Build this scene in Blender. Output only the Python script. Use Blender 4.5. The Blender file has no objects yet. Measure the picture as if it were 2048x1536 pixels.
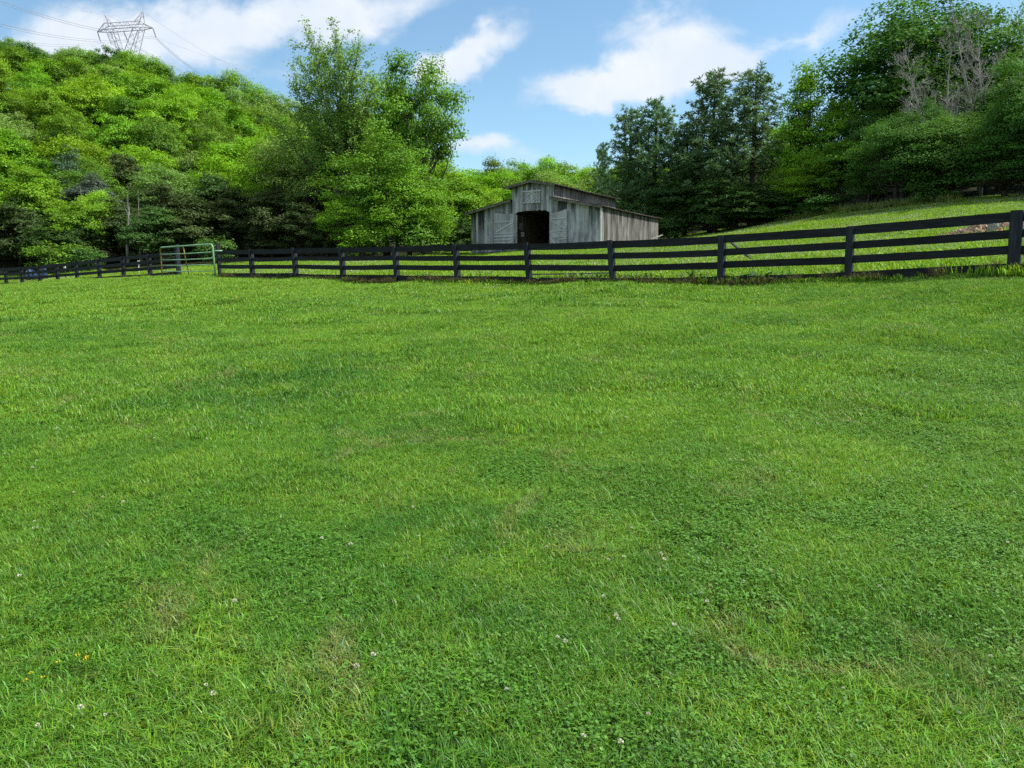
import bpy, math, random
import numpy as np
from mathutils import Vector, Matrix, Euler, noise as mnoise

# ------------------------------------------------------------------ basics
SC = bpy.context.scene
COL = SC.collection
F = 1518.0                       # focal length in photo pixels (2048 wide)
EYE = 1.6
PITCH = math.atan(208 / F)
cp, sp = math.cos(PITCH), math.sin(PITCH)
rng = np.random.default_rng(11)
R = random.Random(7)


def ray(px, py):
    u, v = (px - 1024) / F, (768 - py) / F
    yw = cp + v * sp
    return u / yw, (v * cp - sp) / yw         # per metre of forward distance


def at(px, py, Y):
    a, b = ray(px, py)
    return Vector((a * Y, Y, EYE + b * Y))


def proj(p):
    x, y, z = p[0], p[1], p[2] - EYE
    d = y * cp - z * sp
    v = y * sp + z * cp
    return 1024 + F * x / d, 768 - F * v / d


# ------------------------------------------------------------------ terrain
FH = 1.2                                       # fence height
FD0, FC = 14.8, 0.1328                         # first post distance, growth per post


def fence_depth(k):
    return FD0 * (1 + FC * k)


RIGHT_POSTS = [(0, 2037, 422), (1, 1703, 452), (2, 1445, 470), (3, 1228, 481), (4, 1059, 486), (5, 914, 489.5),
               (6, 792, 492), (7, 684, 495), (8, 589, 496), (9, 502, 498.5), (10, 435, 500)]
LEFT_POSTS = [(11.25, 354, 501), (12.25, 297, 508), (13.3, 244, 513), (14.3, 196, 518), (15.3, 151, 523), (16.3, 112, 527),
              (17.3, 77, 531), (18.3, 41, 534), (19.3, 9, 536), (20.3, -22, 538), (21.3, -50, 540)]
CTRL = []
for k, px, py in RIGHT_POSTS + LEFT_POSTS:
    q = at(px, py, fence_depth(k))
    CTRL.append((q.x, q.y, q.z - FH))
CTRL.append((16.2, 10.5, 1.75)); CTRL.append((22, 6, 2.0))
CTRL += [(0, 0, 0), (-3, 1.5, -0.02), (3, 1.5, 0.05), (0, 3, .17), (0, 6, .38), (0, 10, .62), (0, 15, .95),
         (-6, 12, .6), (-10, 18, .85), (-18, 25, .95), (-8, 24, 1.2), (5, 12, .95), (8, 12, 1.15), (6, 8, .62),
         (-5, 6, .3), (-15, 10, .4), (0, -15, -.6), (-40, -20, -.8), (40, -20, .5), (-30, 30, .9), (-45, 45, 1.0),
         (30, 10, 2.4), (-60, 20, .4), (45, 20, 3.8), (-60, 60, 2.0)]


def cpx(px, py, Y):
    q = at(px, py, Y)
    CTRL.append((q.x, q.y, q.z))


# field behind the fence up to the woods
for px, py, Y in [(100, 552, 58), (300, 543, 56), (500, 530, 58), (700, 521, 58), (880, 512, 58), (-150, 556, 60),
                  (1000, 533, 38), (700, 542, 42), (400, 548, 46), (1200, 527, 36), (1300, 512, 46),
                  (1405, 470, 74), (1500, 455, 68), (1600, 441, 62), (1700, 428, 58), (1800, 415, 54), (1920, 404, 51), (2048, 395, 49), (2250, 380, 46),
                  (1500, 505, 38), (1700, 505, 27), (1950, 490, 24), (1900, 440, 36), (1650, 470, 42), (2200, 470, 24), (2200, 420, 34),
                  (1340, 488, 62), (1330, 482, 70)]:
    cpx(px, py, Y)
BARN_Z = 3.82
BO = Vector((6.31, 54.63, BARN_Z))
BANG = -math.radians(30.8)
BX = Vector((math.cos(BANG), math.sin(BANG), 0)); BY = Vector((-math.sin(BANG), math.cos(BANG), 0))
for xl, yl, dz in [(0, 0, -.02), (-4, 0, -.06), (-7, 0, -.1), (-11, 0, -.3), (-5, 5, -.05), (0, 5, .3), (0, 11.5, .6), (-11, 11.5, .3), (-5, -3, -.4), (0, -3, -.3), (-11, -3, -.7)]:
    q = BO + BX * xl + BY * yl
    CTRL.append((q.x, q.y, q.z + dz))
# wooded hill: (u, Y, z)
for u, Y, z in [(-1.1, 78, 5), (-.7, 82, 7), (-.5, 82, 6.5), (-.3, 82, 6), (-.12, 84, 5.6), (.02, 86, 5.6), (.14, 86, 5.6), (.25, 90, 8.5), (.4, 85, 11), (.7, 75, 12),
                (-1.1, 120, 20), (-.68, 122, 22), (-.5, 122, 20), (-.34, 122, 16), (-.2, 125, 12), (-.08, 128, 9.5), (.06, 130, 9.5), (.16, 130, 10), (.3, 120, 14), (.6, 105, 20),
                (-1.1, 170, 38), (-.68, 172, 43), (-.58, 172, 42), (-.45, 165, 35), (-.34, 158, 27.5), (-.24, 155, 20), (-.08, 170, 13), (.1, 170, 13), (.3, 160, 20), (.6, 150, 30),
                (-.55, 258, 58), (-.8, 260, 55), (-.3, 250, 38), (0, 260, 14), (.3, 260, 24), (.8, 250, 35),
                (-.5, 420, 45), (.2, 420, 15), (-1.5, 300, 40), (1.5, 120, 25), (2, 60, 12), (-2, 80, 5)]:
    CTRL.append((u * Y, Y, z))
for a in range(0, 360, 30):
    CTRL.append((900 * math.cos(math.radians(a)), 900 * math.sin(math.radians(a)), 8))
    CTRL.append((2600 * math.cos(math.radians(a)), 2600 * math.sin(math.radians(a)), 0))
for a in range(180, 361, 30):
    CTRL.append((120 * math.cos(math.radians(a)), 120 * math.sin(math.radians(a)), -1))
CT = np.array(CTRL, float)
MQ = 3.0


def phi(d2):
    return np.sqrt(d2 + MQ * MQ)


_n = len(CT)
_A = phi(((CT[:, None, :2] - CT[None, :, :2]) ** 2).sum(-1))
_M = np.zeros((_n + 1, _n + 1)); _M[:_n, :_n] = _A - np.eye(_n) * .4; _M[:_n, _n] = 1; _M[_n, :_n] = 1
_W = np.linalg.solve(_M, np.append(CT[:, 2], 0))


def ground_np(x, y):
    x = np.asarray(x, float); y = np.asarray(y, float)
    out = np.empty(x.shape)
    xf, yf, of = x.ravel(), y.ravel(), out.ravel()
    for i in range(0, len(xf), 20000):
        d2 = (xf[i:i + 20000, None] - CT[:, 0]) ** 2 + (yf[i:i + 20000, None] - CT[:, 1]) ** 2
        of[i:i + 20000] = phi(d2) @ _W[:_n] + _W[_n]
    # gentle lumps of an old pasture
    b = (np.sin(xf * 1.9 + 1.3 * np.sin(yf * .8)) * np.sin(yf * 1.55 + .7 * np.sin(xf * 1.1 + 2)) * .032
         + np.sin(xf * .63 + 2.1 + np.sin(yf * .37)) * np.sin(yf * .52 + .4) * .06)
    of += b * np.clip(np.hypot(xf, yf) / 4, 0.3, 1)
    return of.reshape(x.shape)


def gz(x, y):
    return float(ground_np([x], [y])[0])


def hit(px, py, y0=1.5, y1=90):
    a, b = ray(px, py)
    Y = np.geomspace(y0, y1, 700)
    g = ground_np(a * Y, Y) - (EYE + b * Y)
    i = np.argmax(g > 0)
    t = Y[i]
    return Vector((a * t, t, gz(a * t, t)))


# ------------------------------------------------------------------ materials
class NT:
    def __init__(s, tree):
        s.t = tree

    def n(s, typ, ins=None, **kw):
        nd = s.t.nodes.new(typ)
        for k, v in kw.items():
            setattr(nd, k, v)
        for k, v in (ins or {}).items():
            sk = nd.inputs[k]
            if hasattr(v, 'is_linked') or isinstance(v, bpy.types.NodeSocket):
                s.t.links.new(v, sk)
            else:
                sk.default_value = v
        return nd

    def mix(s, f, a, b, blend='MIX'):
        nd = s.n('ShaderNodeMix', data_type='RGBA', blend_type=blend)
        for i, v in ((0, f), (6, a), (7, b)):
            if isinstance(v, bpy.types.NodeSocket):
                s.t.links.new(v, nd.inputs[i])
            else:
                nd.inputs[i].default_value = v if i == 0 else (*v, 1)[:4]
        return nd.outputs[2]

    def math(s, op, a, b=0.0, clamp=False):
        nd = s.n('ShaderNodeMath', operation=op, use_clamp=clamp)
        for i, v in ((0, a), (1, b)):
            if isinstance(v, bpy.types.NodeSocket):
                s.t.links.new(v, nd.inputs[i])
            else:
                nd.inputs[i].default_value = v
        return nd.outputs[0]

    def noise(s, vec, scale, detail=3, rough=.55, dist=0.0):
        return s.n('ShaderNodeTexNoise', {'Vector': vec, 'Scale': scale, 'Detail': detail, 'Roughness': rough, 'Distortion': dist}).outputs[0]

    def ramp(s, f, lo, hi):
        return s.n('ShaderNodeMapRange', {0: f, 1: lo, 2: hi, 3: 0.0, 4: 1.0}, interpolation_type='SMOOTHSTEP').outputs[0]


def material(name):
    m = bpy.data.materials.new(name); m.use_nodes = True
    m.node_tree.nodes.clear()
    return m, NT(m.node_tree)


def out(nt, sh):
    o = nt.n('ShaderNodeOutputMaterial'); nt.t.links.new(sh, o.inputs[0])


def mat_plain(name, col, rough=.7, spec=.3, var=.25, scale=6, metal=0.0, col2=None, stretch=(1, 1, 1), bump=0.0):
    m, t = material(name)
    tc = t.n('ShaderNodeTexCoord').outputs['Object']
    mp = t.n('ShaderNodeMapping', {'Vector': tc, 'Scale': stretch}).outputs[0]
    f = t.ramp(t.noise(mp, scale, 5, .6), .3, .7)
    c2 = col2 or tuple(c * (1 - var) for c in col)
    base = t.mix(f, col, c2)
    at_ = t.n('ShaderNodeAttribute', attribute_name='Col')
    b = t.n('ShaderNodeBsdfPrincipled', {'Base Color': base, 'Roughness': rough, 'Specular IOR Level': spec, 'Metallic': metal})
    if bump:
        bp = t.n('ShaderNodeBump', {'Height': f, 'Strength': bump, 'Distance': .01})
        t.t.links.new(bp.outputs[0], b.inputs['Normal'])
    out(t, b.outputs[0]); return m


def mat_foliage(name, transl=.4, gloss=.06, patch=False, up=.16):
    m, t = material(name)
    a = t.n('ShaderNodeAttribute', attribute_name='Col').outputs['Color']
    if patch:
        base = a
    else:
        oi = t.n('ShaderNodeObjectInfo')
        base = t.mix(1.0, a, oi.outputs['Color'], 'MULTIPLY')
    hs = t.n('ShaderNodeHueSaturation', {'Hue': .490, 'Saturation': 1.08, 'Value': 1.25, 'Color': base}).outputs[0]
    nn = t.n('ShaderNodeMix', data_type='VECTOR')
    nn.inputs[0].default_value = up; nn.inputs[5].default_value = (0, 0, 1)
    t.t.links.new(t.n('ShaderNodeNewGeometry').outputs['Normal'], nn.inputs[4])
    nn = t.n('ShaderNodeVectorMath', {0: nn.outputs[1]}, operation='NORMALIZE').outputs[0]
    d = t.n('ShaderNodeBsdfDiffuse', {'Color': base, 'Normal': nn}).outputs[0]
    tr = t.n('ShaderNodeBsdfTranslucent', {'Color': hs}).outputs[0]
    mx = t.n('ShaderNodeMixShader', {0: transl, 1: d, 2: tr}).outputs[0]
    g = t.n('ShaderNodeBsdfGlossy', {'Color': (1, 1, 1, 1), 'Roughness': .55}).outputs[0]
    mx = t.n('ShaderNodeMixShader', {0: gloss, 1: mx, 2: g}).outputs[0]
    out(t, mx); return m


def mat_grass(name, dark, mid, light, straw, transl=.35, gloss=.05, strawamt=.5):
    m, t = material(name)
    a = t.n('ShaderNodeAttribute', attribute_name='Col').outputs['Color']
    pos = t.n('ShaderNodeNewGeometry').outputs['Position']
    n1 = t.ramp(t.noise(pos, .33, 3, .6, .6), .36, .66)
    n2 = t.ramp(t.noise(pos, 1.35, 3, .6, .4), .4, .68)
    n3 = t.ramp(t.noise(pos, 1.1, 5, .7, 1.0), .54, .70)
    n4 = t.ramp(t.noise(pos, .12, 2, .5), .38, .62)
    c = t.mix(n1, mid, dark)
    c = t.mix(t.math('MULTIPLY', n2, .65), c, light)
    c = t.mix(t.math('MULTIPLY', n4, .45), c, light)
    c = t.mix(t.math('MULTIPLY', n3, strawamt), c, straw)
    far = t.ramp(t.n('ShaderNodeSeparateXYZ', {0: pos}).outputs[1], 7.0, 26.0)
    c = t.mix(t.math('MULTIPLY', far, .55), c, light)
    base = t.mix(1.0, c, a, 'MULTIPLY')
    hs = t.n('ShaderNodeHueSaturation', {'Hue': .488, 'Saturation': 1.05, 'Value': 1.3, 'Color': base}).outputs[0]
    nn = t.n('ShaderNodeMix', data_type='VECTOR')
    nn.inputs[0].default_value = .42; nn.inputs[5].default_value = (0, 0, 1)
    t.t.links.new(t.n('ShaderNodeNewGeometry').outputs['Normal'], nn.inputs[4])
    nn = t.n('ShaderNodeVectorMath', {0: nn.outputs[1]}, operation='NORMALIZE').outputs[0]
    d = t.n('ShaderNodeBsdfDiffuse', {'Color': base, 'Normal': nn}).outputs[0]
    tr = t.n('ShaderNodeBsdfTranslucent', {'Color': hs}).outputs[0]
    mx = t.n('ShaderNodeMixShader', {0: transl, 1: d, 2: tr}).outputs[0]
    g = t.n('ShaderNodeBsdfGlossy', {'Color': (1, 1, 1, 1), 'Roughness': .4}).outputs[0]
    out(t, t.n('ShaderNodeMixShader', {0: gloss, 1: mx, 2: g}).outputs[0])
    return m


def mat_barnwood(name, c_lo, c_hi, stain, stain_amt=.8):
    """grey weathered boards: per-board tint (Col.r), vertical streaks, dark water stains hanging from the top (Col.g)"""
    m, t = material(name)
    tc = t.n('ShaderNodeTexCoord').outputs['Object']
    a = t.n('ShaderNodeSeparateColor', {0: t.n('ShaderNodeAttribute', attribute_name='Col').outputs['Color']})
    mp = t.n('ShaderNodeMapping', {'Vector': tc, 'Scale': (9, 9, .55)}).outputs[0]
    st = t.ramp(t.noise(mp, 2.2, 6, .65, .6), .32, .7)
    mp2 = t.n('ShaderNodeMapping', {'Vector': tc, 'Scale': (34, 34, .9)}).outputs[0]
    fine = t.ramp(t.noise(mp2, 2.0, 4, .6, .3), .3, .7)
    c = t.mix(t.math('MULTIPLY_ADD', st, .5, False), c_lo, c_hi)
    nd = c.node
    f = t.math('ADD', t.math('MULTIPLY', st, .35), t.math('MULTIPLY', a.outputs[0], .72))
    t.t.links.new(f, nd.inputs[0])
    c = t.mix(t.math('MULTIPLY', fine, .55), c, tuple(x * .42 for x in c_lo))
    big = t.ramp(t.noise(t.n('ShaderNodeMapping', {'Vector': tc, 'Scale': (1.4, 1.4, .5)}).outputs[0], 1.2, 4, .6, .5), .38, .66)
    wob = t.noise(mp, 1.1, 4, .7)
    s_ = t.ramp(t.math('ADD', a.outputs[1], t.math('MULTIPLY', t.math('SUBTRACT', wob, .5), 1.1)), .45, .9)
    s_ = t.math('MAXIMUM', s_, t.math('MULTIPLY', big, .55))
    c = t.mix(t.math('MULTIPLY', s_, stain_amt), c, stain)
    bp = t.n('ShaderNodeBump', {'Height': fine, 'Strength': .5, 'Distance': .01})
    b = t.n('ShaderNodeBsdfPrincipled', {'Base Color': c, 'Roughness': .85, 'Specular IOR Level': .15, 'Normal': bp.outputs[0]})
    out(t, b.outputs[0]); return m


def mat_fence(name, c1, c2, axis):
    m, t = material(name)
    tc = t.n('ShaderNodeTexCoord').outputs['Object']
    sc = (1.2, 1.2, 16) if axis == 'h' else (14, 14, .9)
    mp = t.n('ShaderNodeMapping', {'Vector': tc, 'Scale': sc}).outputs[0]
    w = t.noise(mp, 1.7, 6, .7, 1.4)
    f = t.ramp(w, .38, .68)
    f2 = t.ramp(t.noise(tc, 1.1, 4, .6), .4, .7)
    c = t.mix(f, c1, c2)
    c = t.mix(t.math('MULTIPLY', f2, .5), c, tuple(x * .55 for x in c1))
    chips = t.ramp(t.noise(mp, 4.5, 5, .7, .5), .66, .74)
    c = t.mix(t.math('MULTIPLY', chips, .7), c, (.075, .073, .070))
    rnd = t.n('ShaderNodeObjectInfo').outputs['Random']
    c = t.mix(t.math('MULTIPLY', rnd, .75), c, t.mix(f, tuple(x * 2.0 for x in c1), tuple(x * 1.7 for x in c2)))
    bp = t.n('ShaderNodeBump', {'Height': w, 'Strength': .6, 'Distance': .012})
    b = t.n('ShaderNodeBsdfPrincipled', {'Base Color': c, 'Roughness': .7, 'Specular IOR Level': .22, 'Normal': bp.outputs[0]})
    out(t, b.outputs[0]); return m


M = {}
M['leaf'] = mat_foliage('leaf', .30, .014)
M['needle'] = mat_foliage('needle', .25, .015)
M['bark'] = mat_plain('bark', (.12, .10, .085), .9, .1, .5, 5, stretch=(4, 4, 1), bump=.6)
M['pine_bark'] = mat_plain('pine_bark', (.085, .065, .055), .9, .1, .5, 5, stretch=(4, 4, 1), bump=.6)
M['pale_bark'] = mat_plain('pale_bark', (.36, .34, .32), .9, .1, .4, 5, stretch=(4, 4, 1))
M['twig'] = mat_plain('twig', (.35, .335, .31), .9, .1, .25, 1)
M['grass'] = mat_grass('lawn_grass', (.054, .165, .018), (.090, .225, .018), (.160, .312, .024), (.24, .26, .08), gloss=.013)
M['field'] = mat_grass('field_grass', (.080, .205, .018), (.120, .270, .018), (.180, .325, .019), (.24, .26, .07), gloss=.012, strawamt=.35)
M['clover'] = mat_foliage('clover_leaf', .3, .02, patch=True)
M['petal'] = mat_plain('petal', (.62, .60, .47), .8, .1, .15, 300)
M['yellow'] = mat_plain('yellow_petal', (.62, .52, .03), .7, .1, .15, 300)
M['stem'] = mat_plain('stem', (.09, .17, .03), .7, .1, .3, 40)
M['black_rail'] = mat_fence('black_rail', (.0035, .0038, .0046), (.016, .018, .0235), 'h')
M['black_post'] = mat_fence('black_post', (.008, .010, .0135), (.026, .031, .041), 'v')
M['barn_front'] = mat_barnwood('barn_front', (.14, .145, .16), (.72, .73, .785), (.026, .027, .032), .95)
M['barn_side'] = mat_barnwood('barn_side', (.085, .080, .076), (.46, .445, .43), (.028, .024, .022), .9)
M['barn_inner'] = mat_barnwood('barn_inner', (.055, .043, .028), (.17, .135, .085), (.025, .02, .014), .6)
M['barn_trim'] = mat_barnwood('barn_trim', (.26, .265, .285), (.62, .63, .67), (.06, .06, .068), .75)
M['barn_brace'] = mat_barnwood('barn_brace', (.34, .35, .375), (.68, .69, .72), (.15, .15, .17), .5)
M['tin'] = mat_plain('old_tin', (.055, .046, .040), .85, .1, .5, 1.2, col2=(.022, .018, .016), stretch=(1, 1, 1), bump=.2)
M['verge'] = mat_plain('verge_board', (.17, .155, .14), .85, .2, .5, 3, col2=(.07, .062, .056), bump=.3)
M['white_board'] = mat_plain('white_board', (.80, .80, .78), .7, .2, .3, 3, col2=(.62, .61, .58))
M['stone'] = mat_plain('stone', (.30, .29, .26), .9, .1, .5, 3, bump=.5)
M['red_board'] = mat_plain('cedar_board', (.36, .25, .17), .85, .1, .35, 4)
M['dark_iron'] = mat_plain('dark_iron', (.03, .028, .026), .6, .4, .3, 10)
M['steel'] = mat_plain('galvanised_steel', (.48, .48, .54), .5, .4, .15, 1)
M['insulator'] = mat_plain('insulator', (.30, .30, .33), .3, .5, .1, 1)
M['cable'] = mat_plain('cable', (.42, .43, .47), .5, .4, .1, 1)
M['gate'] = mat_plain('green_gate', (.12, .30, .12), .45, .4, .4, 2.2, col2=(.30, .46, .32))
M['gate_rust'] = mat_plain('rusty_gate', (.24, .19, .035), .6, .3, .4, 5, col2=(.16, .085, .03))
M['blue'] = mat_plain('blue_plastic', (.03, .065, .14), .5, .4, .3, 4)
M['orange'] = mat_plain('orange_plastic', (.50, .14, .06), .5, .4, .3, 4)
M['brush'] = mat_plain('dry_brush', (.40, .31, .24), .9, .1, .5, 20, col2=(.22, .16, .12))


# ------------------------------------------------------------------ mesh helpers
def link(o, parent=None):
    COL.objects.link(o)
    if parent:
        o.parent = parent
    return o


def empty(name, loc, rz=0):
    o = bpy.data.objects.new(name, None); o.location = loc; o.rotation_euler = (0, 0, rz); o.empty_display_size = .3
    return link(o)


def tag(o, label=None, cat=None, group=None, kind=None):
    for k, v in (('label', label), ('category', cat), ('group', group), ('kind', kind)):
        if v:
            o[k] = v
    return o


def np_mesh(name, V, faces4=None, faces3=None, col=None, mats=(), smooth=False, midx=None):
    """V (n,3); faces4 (m,4); faces3 (k,3); col per vertex (n,3)"""
    me = bpy.data.meshes.new(name)
    V = np.asarray(V, np.float32)
    me.vertices.add(len(V)); me.vertices.foreach_set('co', V.ravel())
    f4 = np.zeros((0, 4), np.int32) if faces4 is None else np.asarray(faces4, np.int32)
    f3 = np.zeros((0, 3), np.int32) if faces3 is None else np.asarray(faces3, np.int32)
    loops = np.concatenate([f4.ravel(), f3.ravel()]).astype(np.int32)
    me.loops.add(len(loops)); me.loops.foreach_set('vertex_index', loops)
    npoly = len(f4) + len(f3)
    starts = np.concatenate([np.arange(len(f4)) * 4, len(f4) * 4 + np.arange(len(f3)) * 3]).astype(np.int32)
    me.polygons.add(npoly); me.polygons.foreach_set('loop_start', starts)
    if smooth:
        me.polygons.foreach_set('use_smooth', np.ones(npoly, bool))
    if midx is not None:
        me.polygons.foreach_set('material_index', np.asarray(midx, np.int32))
    for m in mats:
        me.materials.append(m)
    if col is not None:
        ca = me.color_attributes.new('Col', 'FLOAT_COLOR', 'POINT')
        c = np.ones((len(V), 4), np.float32); c[:, :3] = col
        ca.data.foreach_set('color', c.ravel())
    me.update(calc_edges=True); me.validate()
    return me


class MB:
    def __init__(s):
        s.v, s.f, s.c, s.mi, s.m = [], [], [], [], 0

    def add(s, verts, faces, col=(.5, 0, 0)):
        b = len(s.v)
        s.v += [tuple(v) for v in verts]
        s.f += [tuple(b + i for i in f) for f in faces]
        s.c += (list(col) if isinstance(col, list) else [col] * len(verts))
        s.mi += [s.m] * len(faces)

    def prism(s, q, d, col=(.5, 0, 0)):
        """quad q (4 points) pushed along vector d"""
        q = [Vector(p) for p in q]; d = Vector(d)
        n = len(q)
        vs = q + [p + d for p in q]
        fs = [tuple(range(n - 1, -1, -1)), tuple(range(n, 2 * n))] + [(i, (i + 1) % n, n + (i + 1) % n, n + i) for i in range(n)]
        if isinstance(col, list):
            col = col + col
        s.add(vs, fs, col)

    def box(s, x0, x1, y0, y1, z0, z1, col=(.5, 0, 0)):
        s.prism([(x0, y0, z0), (x1, y0, z0), (x1, y1, z0), (x0, y1, z0)], (0, 0, z1 - z0), col)

    def bar(s, a, b, w, h, up=(0, 0, 1), col=(.5, 0, 0)):
        """rectangular bar from a to b, w across, h along up"""
        a, b = Vector(a), Vector(b)
        d = (b - a).normalized(); up = Vector(up)
        sd = d.cross(up)
        if sd.length < 1e-4:
            sd = d.cross(Vector((1, 0, 0)))
        sd.normalize(); u = sd.cross(d).normalized()
        sd *= w / 2; u *= h / 2
        s.prism([a - sd - u, a + sd - u, a + sd + u, a - sd + u], b - a, col)

    def tube(s, pts, rad, n=6, col=(.5, 0, 0), cap=True):
        pts = [Vector(p) for p in pts]
        if not hasattr(rad, '__len__'):
            rad = [rad] * len(pts)
        vs, fs = [], []
        prev = None
        for i, p in enumerate(pts):
            d = (pts[min(i + 1, len(pts) - 1)] - pts[max(i - 1, 0)])
            if d.length < 1e-9:
                d = Vector((0, 0, 1))
            d.normalize()
            if prev is None:
                a = d.cross(Vector((0.31, .95, .1)))
                if a.length < .1:
                    a = d.cross(Vector((1, 0, 0)))
            else:
                a = prev - d * prev.dot(d)
            a.normalize(); prev = a
            b = d.cross(a)
            for k in range(n):
                t = 2 * math.pi * k / n
                vs.append(p + (a * math.cos(t) + b * math.sin(t)) * rad[i])
        for i in range(len(pts) - 1):
            for k in range(n):
                fs.append((i * n + k, i * n + (k + 1) % n, (i + 1) * n + (k + 1) % n, (i + 1) * n + k))
        if cap:
            fs.append(tuple(range(n - 1, -1, -1))); fs.append(tuple(range((len(pts) - 1) * n, len(pts) * n)))
        s.add(vs, fs, col)

    def mesh(s, name, mats, smooth=False):
        me = bpy.data.meshes.new(name)
        me.from_pydata(s.v, [], s.f)
        for m in (mats if isinstance(mats, (list, tuple)) else [mats]):
            me.materials.append(m)
        ca = me.color_attributes.new('Col', 'FLOAT_COLOR', 'POINT')
        c = np.ones((len(s.v), 4), np.float32); c[:, :3] = np.array(s.c)
        ca.data.foreach_set('color', c.ravel())
        me.polygons.foreach_set('material_index', np.array(s.mi, np.int32))
        if smooth:
            me.polygons.foreach_set('use_smooth', np.ones(len(me.polygons), bool))
        me.update()
        return me

    def build(s, name, mats, parent=None, smooth=False):
        return link(bpy.data.objects.new(name, s.mesh(name, mats, smooth)), parent)


# ------------------------------------------------------------------ camera, light, sky
cam = bpy.data.cameras.new('camera'); cam.sensor_width = 36; cam.lens = 36 * F / 2048; cam.clip_end = 6000; cam.clip_start = .05
co = bpy.data.objects.new('camera', cam); co.location = (0, 0, EYE); co.rotation_euler = (math.pi / 2 - PITCH, 0, 0)
link(co); SC.camera = co

SUN_EL = math.radians(57); SUN_V = Vector((.95, .06, 0)).normalized()
SUN_V = Vector((SUN_V.x * math.cos(SUN_EL), SUN_V.y * math.cos(SUN_EL), math.sin(SUN_EL)))
sl = bpy.data.lights.new('sun', 'SUN'); sl.energy = 3.9; sl.angle = math.radians(.55); sl.color = (1, .95, .87)
so = bpy.data.objects.new('sun', sl); so.rotation_euler = SUN_V.to_track_quat('Z', 'Y').to_euler(); so.location = (40, 0, 60); link(so)

W = bpy.data.worlds.new('World'); SC.world = W; W.use_nodes = True
W.node_tree.nodes.clear()
t = NT(W.node_tree)
sky = t.n('ShaderNodeTexSky', sky_type='NISHITA', sun_disc=False, sun_elevation=SUN_EL, sun_rotation=math.atan2(SUN_V.x, SUN_V.y),
          altitude=200, air_density=1.0, dust_density=.6, ozone_density=2.0)
gen = t.n('ShaderNodeTexCoord').outputs['Generated']
sep = t.n('ShaderNodeSeparateXYZ', {0: gen})
yy = t.math('MAXIMUM', sep.outputs[1], .05)
uv = t.n('ShaderNodeCombineXYZ', {0: t.math('DIVIDE', sep.outputs[0], yy), 1: t.math('DIVIDE', sep.outputs[2], yy), 2: 0.0}).outputs[0]
wn = t.n('ShaderNodeTexNoise', {'Vector': uv, 'Scale': 7.0, 'Detail': 5, 'Roughness': .6}).outputs[1]
wv = t.n('ShaderNodeVectorMath', {0: wn, 1: (-.5, -.5, -.5)}, operation='ADD').outputs[0]
wv = t.n('ShaderNodeVectorMath', {0: wv, 'Scale': .11}, operation='SCALE').outputs[0]
uvw = t.n('ShaderNodeVectorMath', {0: uv, 1: wv}, operation='ADD').outputs[0]
# cloud banks: (px, py, half width, half height, tilt deg, weight) given as sky directions
CLOUDS = [(305, 62, 215, 85, -4, 1.2), (455, 40, 120, 70, 8, .6), (150, 100, 90, 50, -20, .6), (540, 150, 110, 45, 10, .5),
          (710, 5, 190, 62, -6, .95), (640, 40, 90, 45, 0, .4), (945, 108, 120, 38, -26, 1.0), (875, 138, 80, 28, -8, .6),
          (1220, 160, 150, 46, -8, 1.0), (1350, 125, 180, 66, -22, .9), (1180, 180, 110, 35, 0, .5), (1290, 30, 160, 60, -20, .5), (1420, 62, 120, 50, -30, .45),
          (1600, 84, 190, 34, -12, .85), (930, 300, 120, 28, 0, .65), (1010, 285, 60, 20, -20, .4), (1100, 330, 160, 30, 0, .4),
          (-150, 120, 200, 80, 0, .6), (2300, 150, 260, 100, 0, .7), (1000, -250, 500, 140, 0, .7)]
acc = None
for px, py, rx, ry, tilt, w in CLOUDS:
    a, b = ray(px, py)
    mp = t.n('ShaderNodeMapping', {'Vector': uvw, 'Location': (a, b, 0), 'Rotation': (0, 0, -math.radians(tilt)), 'Scale': (rx * 1.35 / F, ry * 1.35 / F, 1)}, vector_type='TEXTURE')
    g = t.n('ShaderNodeTexGradient', {'Vector': mp.outputs[0]}, gradient_type='SPHERICAL').outputs[1]
    g = t.math('MULTIPLY', g, w)
    acc = g if acc is None else t.math('ADD', acc, g)
fb = t.n('ShaderNodeTexNoise', {'Vector': t.n('ShaderNodeMapping', {'Vector': uv, 'Scale': (1, 1.5, 1)}).outputs[0], 'Scale': 7.5, 'Detail': 9, 'Roughness': .60, 'Distortion': .4}).outputs[0]
dens = t.math('ADD', t.math('MULTIPLY', acc, t.math('MULTIPLY_ADD', fb, .9)), t.math('MULTIPLY', t.math('SUBTRACT', fb, .5), 1.5))
dens.node.inputs[0].links[0].from_node.inputs[1].links[0].from_node.inputs[2].default_value = .55
dens = t.ramp(dens, .16, .95)
front = t.ramp(sep.outputs[1], .05, .2)
back = t.math('MULTIPLY', t.ramp(t.noise(gen, 3.0, 6, .6), .36, .60), t.math('MAXIMUM', t.math('SUBTRACT', 1.0, front), t.ramp(sep.outputs[2], .5, .7)))  # unseen clouds behind and overhead, added to raise the fill light
dens = t.math('ADD', t.math('MULTIPLY', dens, front), back, True)
dens = t.math('MULTIPLY', dens, t.ramp(sep.outputs[2], -.02, .03))
shade = t.ramp(t.noise(uv, 9.0, 5, .55), .35, .75)
ccol = t.mix(shade, (4.5, 4.95, 5.6), (5.5, 5.7, 5.9))
skc = t.mix(1.0, sky.outputs[0], (.90, 1.04, 1.0), 'MULTIPLY')
fin = t.mix(t.math('MULTIPLY', dens, .95), skc, ccol)
bg = t.n('ShaderNodeBackground', {'Color': fin, 'Strength': .09})
wo = t.n('ShaderNodeOutputWorld'); t.t.links.new(bg.outputs[0], wo.inputs[0])

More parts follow.
